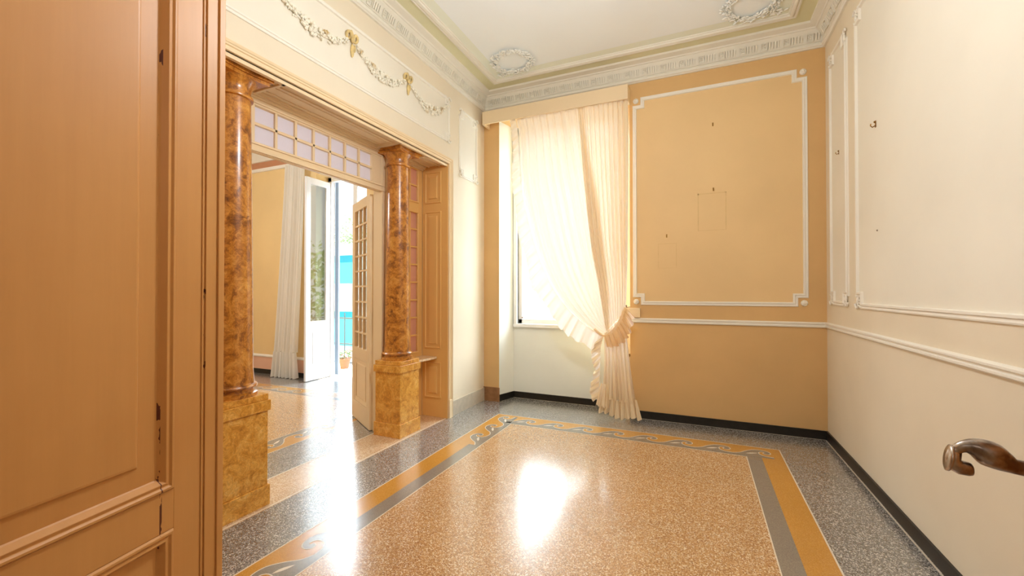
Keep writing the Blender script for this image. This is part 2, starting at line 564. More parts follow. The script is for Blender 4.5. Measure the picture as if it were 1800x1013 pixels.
fl.rect(-3.0, 2.5, -3.0, -0.12, 0, 0)
floor = fl.build('floor', FM)
S(floor, 'polished tan terrazzo floor with grey border and ochre wave band', 'floor')

# white divider strips and wave scrolls, a thin inlay level with the floor
ln = MB()
def line(x0, y0, x1, y1, w=0.008, z=0.0006):
    if abs(x1 - x0) > abs(y1 - y0): ln.rect(x0, x1, y0 - w / 2, y0 + w / 2, z)
    else: ln.rect(x0 - w / 2, x0 + w / 2, y0, y1, z)
def lrect(x0, x1, y0, y1, w=0.009):
    line(x0, y0, x1, y0, w); line(x0, y1, x1, y1, w); line(x0, y0, x0, y1, w); line(x1, y0, x1, y1, w)
lrect(bx0, bx1, by0, by1)
lrect(bx0 + w2, bx1 - w2, by0 + w2, by1 - w2, 0.007)
lrect(ox0, ox1, oy0, oy1); lrect(ox0 + w2, ox1 - w2, oy0 + w2, oy1 - w2, 0.007)
line(XL - 0.015, OY0, XL - 0.015, OY1, 0.014); line(XO - 0.025, 0.1, XO - 0.025, YF - 0.05, 0.014)
line(XR - 0.022, YN, XR - 0.022, YB - 0.02, 0.011); line(-0.7, YB - 0.022, XR - 0.02, YB - 0.022, 0.010)
line(-2.27, 5.145, -0.8, 5.145, 0.010)
ln.build('inlay_line', T_WHITE, floor)

def bez(p, n=7):
    out = []
    for i in range(len(p) - 1):
        a, b = p[i], p[i + 1]
        pa = p[i - 1] if i else a
        pb = p[i + 2] if i + 2 < len(p) else b
        for k in range(n):
            t = k / n
            q = []
            for j in range(2):
                q.append(0.5 * ((2 * a[j]) + (-pa[j] + b[j]) * t + (2 * pa[j] - 5 * a[j] + 4 * b[j] - pb[j]) * t * t
                                + (-pa[j] + 3 * a[j] - 3 * b[j] + pb[j]) * t ** 3))
            out.append(tuple(q))
    out.append(p[-1])
    return out
P_ = 0.31
crest = bez([(0.0, 0.055), (0.06, 0.085), (0.11, 0.145), (0.17, 0.195), (0.235, 0.205), (0.285, 0.180), (0.297, 0.140),
             (0.275, 0.112), (0.245, 0.118), (0.240, 0.142), (0.256, 0.150)], 5)
under = bez([(0.250, 0.166), (0.222, 0.158), (0.206, 0.132), (0.214, 0.092), (0.250, 0.064), (0.31, 0.055)], 5)
def wave_set(mapf, n, start):
    g, wln, och = MB(), MB(), MB()
    for k in range(n):
        off = start + k * P_
        poly = crest + under + [(0.31, 0.02), (0.0, 0.02)]
        tri = tessellate_polygon([[Vector((x, y, 0)) for x, y in poly]])
        g.add([mapf(off + x, y, 0.0009) for x, y in poly], [list(t) for t in tri])
        for cv in (crest, under):
            L = []
            for i, (x, y) in enumerate(cv):
                a, b = cv[max(i - 1, 0)], cv[min(i + 1, len(cv) - 1)]
                dx, dy = b[0] - a[0], b[1] - a[1]
                l = math.hypot(dx, dy) or 1
                L.append(((x - dy / l * 0.0035, y + dx / l * 0.0035), (x + dy / l * 0.0035, y - dx / l * 0.0035)))
            vs = [mapf(off + q[0], q[1], 0.0012) for pr in L for q in pr]
            wln.add(vs, [(2 * i, 2 * i + 1, 2 * i + 3, 2 * i + 2) for i in range(len(L) - 1)])
        # pale lens inside every crest
        lens = [(0.10 + 0.10 * i / 8, 0.075 + 0.045 * i / 8 + 0.016 * math.sin(PI * i / 8)) for i in range(9)] + \
               [(0.10 + 0.10 * i / 8, 0.075 + 0.045 * i / 8 - 0.010 * math.sin(PI * i / 8)) for i in range(7, 0, -1)]
        wln.add([mapf(off + x, y, 0.0012) for x, y in lens], [list(range(len(lens)))])
        och.add([mapf(off + x, y, 0.0007) for x, y in ((0, 0.055), (0.31, 0.055), (0.31, 0.117), (0, 0.117))], [(0, 1, 2, 3)])
    return och, g, wln
def put(mapf, n, start):
    o_, g_, w_ = wave_set(mapf, n, start)
    o_.build('wave_ground', T_OCH, floor)
    g_.build('wave_scroll', T_SLATE, floor)
    w_.build('wave_outline', T_WHITE, floor)
put(lambda u, v, z: (bx0 + 0.20 + u, by1 - w2 + v, z), 8, 0.0)           # back band, curling to the right
put(lambda u, v, z: (bx0 + w2 - v, by0 + 1.23 - u, z), 4, 0.0)         # left band near the camera
put(lambda u, v, z: (bx0 + w2 - v, by1 - 0.98 + u, z), 3, 0.0)         # left band by the back corner
put(lambda u, v, z: (ox1 - w2 + v, 4.1 - u, z), 5, 0.0)
put(lambda u, v, z: (ox0 + 0.3 + u, oy1 - w2 + v, z), 14, 0.0)

# ------------------------------------------------------------ shell
def wallbox(name, parts, mt, label, cat='wall'):
    b = MB()
    for p in parts:
        b.box(*p)
    return S(b.build(name, mt), label, cat)
wallbox('wall_right', [(XR, XR + 0.2, YN - 0.3, YB + 0.5, 0, 4.1)], M['wall'], 'cream painted right wall with moulded panels')
# back wall with full-height window recess (splayed)
wb = MB()
for (xa, xb, xc, xd) in ((-2.56, -2.336, -2.262, -2.56), (-0.70, XR, XR, -0.80)):
    z0, z1 = 0, 4.1
    xs = [(xa, YB), (xb, YB), (xc, 5.17 if xa < -2 else 5.17), (xd, 5.17)]
    if xa > -2:
        xs = [(xa, YB), (xb, YB), (xb, 5.17), (xd, 5.17)]
    vs = [(x, y, z) for z in (z0, z1) for x, y in xs]
    wb.add(vs, [(0, 1, 2, 3), (7, 6, 5, 4), (0, 1, 5, 4), (1, 2, 6, 5), (2, 3, 7, 6), (3, 0, 4, 7)])
wb.box(-2.336, -0.70, YB, 5.17, 3.60, 4.1)
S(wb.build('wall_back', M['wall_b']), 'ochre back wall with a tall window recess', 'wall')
wo = MB()
WX0, WX1, WZ0, WZ1 = -2.20, -0.86, 0.97, 3.60
wo.box(-2.56, WX0, 5.17, 5.45, 0, 4.1); wo.box(WX1, XR + 0.2, 5.17, 5.45, 0, 4.1)
wo.box(WX0, WX1, 5.17, 5.45, 0, WZ0); wo.box(WX0, WX1, 5.17, 5.45, WZ1, 4.1)
S(wo.build('wall_window', M['recess']), 'pale wall at the back of the window recess, below the window', 'wall')
rv = MB()
rv.quad((-2.3355, YB + 0.002, 0), (-2.262, 5.169, 0), (-2.262, 5.169, 3.6), (-2.3355, YB + 0.002, 3.6))
for p in rv.v: pass
S(rv.build('trim_reveal', M['recess']), 'white left reveal of the window recess', 'trim')
bpy.data.objects['trim_reveal'].location.x = 0.003
# left wall with the wide opening
wlw = MB()
wlw.box(XO, XL, YN - 0.3, OY0, 0, 4.1); wlw.box(XO, XL, OY1, 5.45, 0, 4.1); wlw.box(XO, XL, OY0, OY1, OZ, 4.1)
S(wlw.build('wall_left', M['wall']), 'cream left wall above and beside the columned opening', 'wall')
# near wall with doorway
wf = MB()
wf.box(XL, -1.24, -0.12, YN, 0, 4.1); wf.box(0.53, XR, -0.12, YN, 0, 4.1); wf.box(-1.24, 0.53, -0.12, YN, 2.62, 4.1)
S(wf.build('wall_front', M['wall']), 'near wall around the double doorway', 'wall')
hb = MB()
hb.box(-3.0, 2.5, -3.1, -3.0, 0, 3.4); hb.box(-3.1, -3.0, -3.0, -0.08, 0, 3.4); hb.box(2.5, 2.6, -3.0, -0.08, 0, 3.4)
hb.box(XR, 2.5, -0.12, -0.08, 0, 3.4); hb.box(-3.0, XO, -0.12, -0.08, 0, 3.4)
S(hb.build('wall_hall', M['hall']), 'hall walls behind the doorway', 'wall')
S(MB().box(-3.1, 2.6, -3.1, -0.12, 3.4, 3.5).build('ceiling_hall', M['ceil']), 'white hall ceiling behind the doorway', 'ceiling')
S(MB().box(OX0 - 0.2, XR + 0.2, -0.3, 5.45, 4.1, 4.2).build('roof_slab', M['ceil']), 'slab over both rooms', 'ceiling')

# ceiling: white field, moulded border, green outer strip
cb = MB()
cb.rect(XL + 0.35, XR - 0.35, YN + 0.35, YB - 0.35, ZC)
cb.box(XL, XR, YN, YB, ZC + 0.02, 4.1)
ceil = S(cb.build('ceiling', M['ceil']), 'white plaster ceiling with green-tinted border and plaster wreaths', 'ceiling')
RECT = [(XL, YN), (XR, YN), (XR, YB), (XL, YB)]
MB().sweep([(0.14, ZC - 0.001), (0.285, ZC - 0.004)], RECT, (0, 0, 0), (1, 0, 0), (0, 1, 0), (0, 0, 1)).build('green_border', M['green'], ceil)
MB().sweep([(0.28, ZC), (0.282, ZC - 0.022), (0.295, ZC - 0.026), (0.300, ZC - 0.016), (0.312, ZC - 0.016), (0.318, ZC - 0.030),
            (0.340, ZC - 0.026), (0.343, ZC - 0.010), (0.352, ZC - 0.010), (0.356, ZC)], RECT, (0, 0, 0), (1, 0, 0), (0, 1, 0), (0, 0, 1)).build('ceiling_moulding', M['stucco'], ceil)
MB().sweep([(0.35, ZC - 0.001), (0.45, ZC - 0.001)], RECT, (0, 0, 0), (1, 0, 0), (0, 1, 0), (0, 0, 1)).build('inner_border', M['green_pale'], ceil)

# cornice
co = MB()
co.sweep([(-0.01, 3.740), (0.018, 3.742), (0.024, 3.752), (0.034, 3.756), (0.038, 3.772), (0.026, 3.778), (0.022, 3.792), (0.030, 3.796),
          (0.034, 3.815), (0.050, 3.860), (0.078, 3.888), (0.082, 3.898), (0.092, 3.900), (0.098, 3.912), (0.125, 3.922), (0.145, 3.930),
          (0.150, 3.951), (-0.01, 3.951)], RECT, (0, 0, 0), (1, 0, 0), (0, 1, 0), (0, 0, 1))
cor = S(co.build('trim_1', M['stucco'], smooth=True), 'white stucco cornice around the ceiling with fluted frieze', 'cornice')
fr = MB()
def frieze_unit(px, py, ux, uy, nx, ny):
    # px,py on the wall line; u along the wall; n into the room
    def P(a, d, z): return (px + ux * a + nx * d, py + uy * a + ny * d, z)
    def bar(a0, a1, z0, z1, d0, d1):
        vs = [P(a0, d0, z0), P(a1, d0, z0), P(a1, d1, z1), P(a0, d1, z1)]
        t = 0.013
        ws = [P(a0, d0 + t, z0 - t * 0.6), P(a1, d0 + t, z0 - t * 0.6), P(a1, d1 + t, z1 - t * 0.6), P(a0, d1 + t, z1 - t * 0.6)]
        fr.add(vs + ws, [(4, 5, 6, 7), (0, 1, 5, 4), (1, 2, 6, 5), (2, 3, 7, 6), (3, 0, 4, 7)])
    for a in (0.045, 0.070, 0.095, 0.120):
        bar(a - 0.007, a + 0.007, 3.812, 3.868, 0.033, 0.056)
    # square flower
    bar(-0.028, 0.028, 3.806, 3.814, 0.031, 0.034)
    bar(-0.028, 0.028, 3.866, 3.874, 0.055, 0.060)
    bar(-0.030, -0.024, 3.812, 3.868, 0.033, 0.056)
    bar(0.024, 0.030, 3.812, 3.868, 0.033, 0.056)
    for k in range(4):
        an = PI / 4 + k * PI / 2
        c = P(0.011 * math.cos(an), 0.047 + 0.004 * math.sin(an), 3.842 + 0.012 * math.sin(an))
        fr.ball(c, 0.008, 0.008, 0.008, 6)
k = YN + 0.15
y = 2.718 - 0.19 * 13
while y < YB - 0.08:
    if y > YN + 0.05:
        frieze_unit(XL, y, 0, 1, 1, 0)
        frieze_unit(XR, y, 0, 1, -1, 0)
    y += 0.19
x = XL + 0.12
while x < XR - 0.1:
    frieze_unit(x, YB, 1, 0, 0, -1)
    x += 0.19
fr.build('frieze_relief', M['stucco'], cor)

# baseboards
S(MB().box(XR - 0.014, XR, YN, YB, 0, 0.082).build('baseboard_right', M['black']), 'black stone baseboard along the right wall', 'baseboard')
S(MB().box(-0.70, XR - 0.014, YB - 0.014, YB, 0, 0.082).build('baseboard_back', M['black']), 'black stone baseboard along the back wall', 'baseboard')
bb = MB()
bb.box(-2.262, -0.80, 5.156, 5.17, 0, 0.078)
bb.add([(-2.325, YB + 0.01, 0), (-2.248, 5.156, 0), (-2.262, 5.17, 0), (-2.340, YB + 0.01, 0), (-2.325, YB + 0.01, 0.085), (-2.248, 5.156, 0.078), (-2.262, 5.17, 0.078), (-2.340, YB + 0.01, 0.085)],
       [(0, 1, 2, 3), (4, 5, 6, 7), (0, 1, 5, 4), (1, 2, 6, 5), (2, 3, 7, 6), (3, 0, 4, 7)])
S(bb.build('baseboard_window', M['black']), 'dark chipped baseboard inside the window recess', 'baseboard')
S(MB().box(XL, -2.325, YB - 0.018, YB, 0, 0.175).build('baseboard_corner', M['brownskirt']), 'worn brown baseboard at the foot of the corner pier', 'baseboard')
S(MB().box(XL, XL + 0.016, 4.06, YB - 0.018, 0, 0.165).build('baseboard_left', M['greyskirt']), 'pale grey baseboard on the left wall beside the opening', 'baseboard')

# chair rail
rp = [(0, 0), (0, 0.012), (0.008, 0.020), (0.018, 0.020), (0.022, 0.012), (0.032, 0.012), (0.036, 0.022), (0.046, 0.022), (0.052, 0.014), (0.054, 0)]
rail = MB()
for (O, U, L) in (((XR, YN, 1.058), (0, 1, 0), YB - YN), ((-0.69, YB, 1.058), (1, 0, 0), XR + 0.69)):
    N = (-1, 0, 0) if U[1] else (0, -1, 0)
    rail.sweep(rp, [(0, 0), (L, 0)], O, U, (0, 0, 1), N, closed=False)
S(rail.build('trim_2', M['white'], smooth=True), 'white chair rail running along the back and right walls', 'chair rail')

# wall panels: notched frames with rosettes
mp = [(0, 0), (0.002, 0.010), (0.010, 0.014), (0.016, 0.010), (0.022, 0.010), (0.028, 0.018), (0.040, 0.018), (0.045, 0)]
def notched(w, h, c):
    return [(c, 0), (w - c, 0), (w - c, c), (w, c), (w, h - c), (w - c, h - c), (w - c, h), (c, h), (c, h - c), (0, h - c), (0, c), (c, c)]
def wall_panel(name, O, U, N, w, h, c, label, rosette='ball', scale=1.0, field=True):
    V = (0, 0, 1)
    prof = [(a * scale, b_ * scale) for a, b_ in mp]
    f = MB().sweep(prof, notched(w, h, c), O, U, V, N).build(name, M['white'], smooth=True)
    S(f, label, 'wall panel moulding')
    Ov, Uv, Nv, Vv = Vector(O), Vector(U), Vector(N), Vector(V)
    if field:
        e = 0.006
        pts = notched(w, h, c)
        fb = MB()
        # three rectangles make the notched field
        for (a0, a1, b0, b1) in ((c, w - c, 0, h), (0, c, c, h - c), (w - c, w, c, h - c)):
            a0_, a1_, b0_, b1_ = a0 + (e if a0 == 0 else 0), a1 - (e if a1 == w else 0), b0 + (e if b0 == 0 else 0), b1 - (e if b1 == h else 0)
            fb.add([Ov + Uv * a + Vv * b_ + Nv * 0.0015 for a, b_ in ((a0_, b0_), (a1_, b0_), (a1_, b1_), (a0_, b1_))], [(0, 1, 2, 3)])
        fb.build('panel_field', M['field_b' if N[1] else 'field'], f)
    for sx in (0, 1):
        for sz in (0, 1):
            cc = Ov + Uv * (c * 0.42 if sx == 0 else w - c * 0.42) + Vv * (c * 0.42 if sz == 0 else h - c * 0.42)
            r = MB()
            if rosette == 'ball':
                R = c * 0.36
                rot = Nv.to_track_quat('Z', 'Y').to_matrix()
                r.ball(cc + Nv * 0.004, R, R, 0.016, 16, rot)
                r.ball(cc + Nv * 0.018, R * 0.45, R * 0.45, 0.012, 12, rot)
                for k in range(8):
                    a = k * PI / 4
                    q = cc + rot @ Vector((R * 0.72 * math.cos(a), R * 0.72 * math.sin(a), 0.012))
                    r.ball(q, R * 0.2, R * 0.2, 0.006, 6)
            else:
                # leaf scroll
                sgx = -1 if sx == 0 else 1
                sgz = -1 if sz == 0 else 1
                def Q(a, b_, d): return cc + Uv * (a * sgx) + Vv * (b_ * sgz) + Nv * d
                spn = [Q(0.035 * math.cos(t) * (1 - t / 9), 0.035 * math.sin(t) * (1 - t / 9), 0.014) for t in [i * 0.5 for i in range(14)]]
                r.tube(spn, [0.009 * (1 - i / 20) for i in range(14)], 8)
                for k in range(5):
                    a = -0.3 + k * 0.45
                    d = (Uv * (math.cos(a) * sgx) + Vv * (math.sin(a) * sgz)).normalized()
                    rot = d.to_track_quat('Z', 'Y').to_matrix()
                    r.ball(cc - d * 0.035 + Nv * 0.01, 0.009, 0.007, 0.028, 8, rot)
                for k in range(3):
                    r.ball(Q(-0.06 - 0.018 * k, 0.02, 0.010), 0.010 - 0.002 * k, None, None, 6)
                    r.ball(Q(0.02, -0.06 - 0.018 * k, 0.010), 0.010 - 0.002 * k, None, None, 6)
            r.build('corner_ornament', M['white'], f, smooth='all')
    return f
wall_panel('trim_3', (-0.668, YB, 1.256), (1, 0, 0), (0, -1, 0), 1.644, 2.32, 0.085, 'notched white panel moulding with corner buttons on the back wall')
wall_panel('trim_4', (XR, 4.215, 1.280), (0, 1, 0), (-1, 0, 0), 0.50, 2.285, 0.085, 'narrow tall panel moulding on the right wall by the back corner', 'leaf')
wall_panel('trim_5', (XR, 0.75, 1.272), (0, 1, 0), (-1, 0, 0), 3.28, 2.29, 0.085, 'long panel moulding on the right wall', 'leaf')
wall_panel('trim_6', (XL, 4.235, 2.755), (0, 1, 0), (1, 0, 0), 0.44, 0.80, 0.07, 'small upright panel moulding on the left wall by the corner', 'leaf', 0.8)
wall_panel('trim_7', (XL, 1.13, 3.070), (0, 1, 0), (1, 0, 0), 2.90, 0.50, 0.06, 'long frieze panel moulding above the columned opening', 'leaf', 0.8)

# architrave round the opening, and panelled soffit
ap = [(0.0, -0.002), (0.0, 0.020), (0.012, 0.024), (0.017, 0.012), (0.030, 0.012), (0.034, 0.020), (0.044, 0.020), (0.048, 0.028), (0.060, 0.034), (0.066, 0.014), (0.072, 0.010), (0.074, 0.0)]
ar = MB()
apath = [(OY0, 0.0), (OY0, OZ), (OY1, OZ), (OY1, 0.0)]
# path runs up, across, down; the outer side is on its left when drawn in (y,z) with U=y
ar.sweep(ap, apath, (XL, 0, 0), (0, 1, 0), (0, 0, 1), (1, 0, 0), closed=False)
ar.box(XL, XL + 0.03, OY1 - 0.002, OY1 + 0.06, 0, 0.2)
S(ar.build('trim_8', M['cream'], smooth=True), 'cream moulded architrave framing the columned opening', 'architrave')
so = MB()
so.box(XO + 0.03, XL + 0.002, OY0, OY1, OZ - 0.006, OZ)
for (xa, xb, dz) in ((-2.575, -2.548, 0.030), (-2.592, -2.575, 0.018), (-2.615, -2.607, 0.014), (-2.66, -2.645, 0.016), (-2.70, -2.692, 0.012),
                     (-2.80, -2.788, 0.014), (-2.845, -2.832, 0.018), (-2.868, -2.845, 0.032), (-2.885, -2.868, 0.046)):
    so.box(xa, xb, OY0, OY1, OZ - dz, OZ)
for (y0, y1) in ((3.18, 3.62), (1.55, 1.98)):
    so.box(-2.88, -2.55, y0, y0 + 0.02, OZ - 0.03, OZ); so.box(-2.88, -2.55, y1 - 0.02, y1, OZ - 0.03, OZ)
    so.box(-2.88, -2.55, y0 + 0.02, y1 - 0.02, OZ - 0.016, OZ)
S(so.build('trim_9', M['cream']), 'panelled cream soffit over the columns', 'soffit')

# jamb panelling at y = 4.0 (faces the camera) and its twin
def jamb(name, yface, ny, label):
    j = MB()
    j.box(XO + 0.04, XL + 0.004, yface, yface - ny * 0.012, 0.0, OZ)
    o = j.build(name, M['wood'])
    S(o, label, 'panelling')
    for (z0, z1) in ((2.40, 2.76), (0.765, 2.31), (0.21, 0.615)):
        x0, x1 = -2.848, -2.628
        p = MB()
        V = [(x0, z0), (x1, z0), (x1, z1), (x0, z1)]
        p.sweep([(0, 0), (0.004, 0.012), (0.014, 0.012), (0.020, 0.002), (0.050, 0.003), (0.056, 0.012), (0.075, 0.014)], V,
                (0, yface, 0), (1, 0, 0), (0, 0, 1), (0, ny, 0))
        p.add([(x0 + 0.075, yface + ny * 0.014, z0 + 0.075), (x1 - 0.075, yface + ny * 0.014, z0 + 0.075), (x1 - 0.075, yface + ny * 0.014, z1 - 0.075), (x0 + 0.075, yface + ny * 0.014, z1 - 0.075)], [(0, 1, 2, 3)])
        p.build('raised_panel', M['wood'], o)
    return o
jamb('trim_10', OY1 - 0.012, -1, 'ochre panelled jamb of the opening, right of the far column')
jamb('trim_11', OY0 + 0.012, 1, 'panelled jamb of the opening behind the near column')

# glazed screen in the plane x = -2.88
XS0, XS1 = -2.925, -2.885
def grid_window(name, y0, y1, z0, z1, nc, nr, mtp, parent_mat, label, bar=0.018, rim=0.05):
    f = MB()
    f.box(XS0, XS1, y0, y1, z0, z0 + rim); f.box(XS0, XS1, y0, y1, z1 - rim, z1)
    f.box(XS0, XS1, y0, y0 + rim, z0 + rim, z1 - rim); f.box(XS0, XS1, y1 - rim, y1, z0 + rim, z1 - rim)
    return f
# transom
tr = MB()
TY0, TY1, TZ0, TZ1 = 1.995, 3.176, 2.475, 2.738
tr.box(XS0, XS1, 1.80, 3.36, TZ1, OZ); tr.box(XS0, XS1, 1.80, 3.36, 2.40, TZ0)
tr.box(XS0, XS1, 1.80, TY0, TZ0, TZ1); tr.box(XS0, XS1, TY1, 3.36, TZ0, TZ1)
tr.box(XS1, XS1 + 0.012, 1.80, 3.36, 2.405, 2.425); tr.box(XS1, XS1 + 0.010, 1.80, 3.36, TZ0 - 0.02, TZ0 - 0.008)
tr.box(XS1, XS1 + 0.012, 1.80, 3.36, TZ1 + 0.012, TZ1 + 0.024); tr.box(XS1, XS1 + 0.02, 1.80, 3.36, TZ1 + 0.05, TZ1 + 0.065)
tw = (TY1 - TY0) / 7
for k in range(1, 7):
    tr.box(XS0 + 0.004, XS1 - 0.002, TY0 + k * tw - 0.010, TY0 + k * tw + 0.010, TZ0, TZ1)
tr.box(XS0 + 0.004, XS1 - 0.002, TY0, TY1, (TZ0 + TZ1) / 2 - 0.010, (TZ0 + TZ1) / 2 + 0.010)
tro = S(tr.build('window_2', M['cream'], bevel=0.002), 'cream transom with two rows of square frosted panes over the opening', 'transom window')
for k in range(7):
    for j in range(2):
        z0 = TZ0 + j * (TZ1 - TZ0) / 2 + 0.006
        p = MB().box(XS0 + 0.015, XS0 + 0.020, TY0 + k * tw + 0.006, TY0 + (k + 1) * tw - 0.006, z0, z0 + (TZ1 - TZ0) / 2 - 0.012)
        p.build('pane', M['frost_white'], tro)
# sides
def side(name, y0, y1, cols, label):
    s_ = MB()
    ya, yb = y0 + 0.09, y1 - 0.075
    s_.box(XS0, XS1, y0, y1, 0, 0.72); s_.box(XS0, XS1, ya, yb, 2.30, 2.40); s_.box(XS0, XS1, y0, y1, 2.785, OZ)
    s_.box(XS0, XS1, y0, ya, 0.72, 2.785); s_.box(XS0, XS1, yb, y1, 0.72, 2.785)
    cw = (yb - ya) / cols
    for (z0, z1, n) in ((0.72, 2.30, 8), (2.40, 2.785, 2)):
        for k in range(1, cols):
            s_.box(XS0 + 0.004, XS1 - 0.002, ya + k * cw - 0.009, ya + k * cw + 0.009, z0, z1)
        for k in range(1, n):
            zz = z0 + (z1 - z0) * k / n
            s_.box(XS0 + 0.005, XS1 - 0.003, ya, yb, zz - 0.009, zz + 0.009)
        s_.sweep([(0, 0), (0, 0.010), (0.012, 0.010), (0.018, 0)], [(ya, z0), (yb, z0), (yb, z1), (ya, z1)], (XS1, 0, 0), (0, 1, 0), (0, 0, 1), (1, 0, 0))
    s_.sweep([(0, 0), (0.004, 0.010), (0.016, 0.010), (0.02, 0)], [(ya, 0.16), (yb, 0.16), (yb, 0.60), (ya, 0.60)], (XS1, 0, 0), (0, 1, 0), (0, 0, 1), (1, 0, 0))
    o = S(s_.build(name, M['wood'], bevel=0.002), label, 'glazed partition')
    for k in range(cols):
        for (z0, z1, n) in ((0.72, 2.30, 8), (2.40, 2.785, 2)):
            for j in range(n):
                h = (z1 - z0) / n
                MB().box(XS0 + 0.012, XS0 + 0.017, ya + k * cw + 0.006, ya + (k + 1) * cw - 0.006, z0 + j * h + 0.006, z0 + (j + 1) * h - 0.006).build('pane', M['frost_pink'], o)
    return o
side('window_3', 3.40, OY1 - 0.012, 3, 'tall pink-paned glazed partition between the far column and the jamb')
side('window_4', OY0 + 0.012, 1.74, 3, 'pink-paned glazed partition behind the near column')
# door posts
po = MB()
po.box(-2.99, XS1 + 0.004, 3.31, 3.40, 0, OZ - 0.3); po.box(XS1, XS1 + 0.03, 3.36, 3.40, 0, OZ)
po.box(XO, XS1 + 0.004, 3.31, 3.40, OZ - 0.3, OZ)
S(po.build('trim_12', M['cream'], bevel=0.003), 'cream door post behind the far column', 'door frame')
po = MB(); po.box(-2.99, XS1 + 0.004, 1.74, 1.83, 0, OZ - 0.3); po.box(XO, XS1 + 0.004, 1.74, 1.83, OZ - 0.3, OZ)
S(po.build('trim_13', M['cream'], bevel=0.003), 'cream door post behind the near column', 'door frame')

# ------------------------------------------------------------ glazed door leaf open into the other room
def glazed_leaf(name, loc, rotz, W, Ht, cols, rows, gz0, gz1, st, mt, glassm, label, T=0.04, lower=True, arch=False, barw=0.018):
    f = MB()
    f.box(0, st, -T / 2, T / 2, 0, Ht); f.box(W - st, W, -T / 2, T / 2, 0, Ht)
    f.box(st, W - st, -T / 2, T / 2, gz1, Ht); f.box(st, W - st, -T / 2, T / 2, gz0 - 0.12, gz0)
    f.box(st, W - st, -T / 2, T / 2, 0, 0.2)
    f.box(st, W - st, -T / 4, T / 4, 0.2, gz0 - 0.12)
    gw = W - 2 * st
    for k in range(1, cols):
        f.box(st + gw * k / cols - barw / 2, st + gw * k / cols + barw / 2, -T * 0.38, T * 0.38, gz0, gz1)
    for k in range(1, rows):
        zz = gz0 + (gz1 - gz0) * k / rows
        f.box(st, W - st, -T * 0.36, T * 0.36, zz - barw / 2, zz + barw / 2)
    for sg in (1, -1):
        f.sweep([(0, 0), (0.004, 0.008), (0.018, 0.004), (0.05, T / 4 - 0.012), (0.055, T / 4 - 0.004)], [(st, 0.2), (W - st, 0.2), (W - st, gz0 - 0.12), (st, gz0 - 0.12)],
                (0, sg * T / 4, 0), (1, 0, 0), (0, 0, 1), (0, sg, 0))
    o = S(f.build(name, mt, bevel=0.002, loc=loc, rotz=rotz), label, 'door')
    for c_ in range(cols):
        for r_ in range(rows):
            h = (gz1 - gz0) / rows
            w = gw / cols
            MB().box(st + c_ * w + 0.004, st + (c_ + 1) * w - 0.004, -0.002, 0.002, gz0 + r_ * h + 0.004, gz0 + (r_ + 1) * h - 0.004).build('pane', glassm, o)
    return o
ang = math.atan2(0.34, -0.56)
d3 = glazed_leaf('door_3', (-3.02, 3.32, 0.006), ang, 0.66, 2.385, 3, 9, 0.79, 2.285, 0.10, M['cream'], M['glass'], 'cream glazed door leaf folded back into the far room')
hk = MB(); hk.box(0.0, 0.05, -0.055, -0.02, 1.02, 1.22); hk.tube([(0.03, -0.05, 1.12), (0.03, -0.10, 1.12), (0.12, -0.10, 1.11)], 0.008)
hk.build('door_handle', M['brass'], d3, smooth=True)
for z in (0.35, 1.95):
    MB().lathe([(0.009, z - 0.05), (0.009, z + 0.05)], 0.0, -0.028, 10).build('hinge', M['brass'], d3)

# ------------------------------------------------------------ columns
def make_column():
    root = empty('marble_column', (-2.755, 3.40, 0))
    p = MB()
    h = 0.150
    p.box(-0.161, 0.161, -0.161, 0.161, 0, 0.132)
    p.box(-h, h, -h, h, 0.132, 0.620)
    p.box(-0.163, 0.163, -0.163, 0.163, 0.620, 0.690)
    p.box(-0.152, 0.152, -0.152, 0.152, 0.690, 0.730)
    # shallow sunk panel outline on each face
    p.build('pedestal', M['pedestal'], root, bevel=0.004)
    b = MB()
    b.lathe([(0.150, 0.730), (0.152, 0.738), (0.150, 0.752), (0.142, 0.757), (0.130, 0.760), (0.127, 0.772), (0.130, 0.782), (0.146, 0.788),
             (0.150, 0.797), (0.144, 0.806), (0.132, 0.809), (0.129, 0.816)], 0, 0, 56)
    b.build('column_base', M['shaft'], root, smooth=True)
    s_ = MB()
    pr = []
    for i in range(21):
        t = i / 20
        r = 0.1255 - 0.022 * t ** 1.15
        if t < 0.03: r += 0.006
        pr.append((r, 0.814 + t * (2.645 - 0.814)))
    s_.lathe(pr, 0, 0, 56)
    s_.build('shaft', M['shaft'], root, smooth=True)
    c = MB()
    c.lathe([(0.104, 2.645), (0.116, 2.650), (0.119, 2.660), (0.116, 2.670), (0.104, 2.675), (0.103, 2.700), (0.106, 2.722), (0.116, 2.742),
             (0.130, 2.756), (0.138, 2.768), (0.142, 2.770)], 0, 0, 56)
    # square abacus with slightly hollow sides, two steps
    for (z0, z1, R, hol) in ((2.768, 2.790, 0.150, 0.016), (2.790, 2.818, 0.168, 0.018)):
        pts = []
        for s4 in range(4):
            a0 = PI / 4 + s4 * PI / 2
            A = Vector((R * math.sqrt(2) * math.cos(a0), R * math.sqrt(2) * math.sin(a0)))
            a1 = a0 + PI / 2
            B = Vector((R * math.sqrt(2) * math.cos(a1), R * math.sqrt(2) * math.sin(a1)))
            nn = -(A + B).normalized()
            for i in range(8):
                t = i / 8
                q = A.lerp(B, t) + nn * hol * math.sin(PI * t)
                pts.append((q.x, q.y))
        n = len(pts)
        c.add([(x, y, z) for z in (z0, z1) for x, y in pts], [list(range(n))[::-1], list(range(n, 2 * n))] + [(i, (i + 1) % n, n + (i + 1) % n, n + i) for i in range(n)])
    c.build('capital', M['shaft'], root, smooth=True)
    return root
col2 = make_column()
tag(col2, 'brown marble column on a golden marble pedestal, the far one beside the glazed door', 'column', 'marble columns in the wide opening')
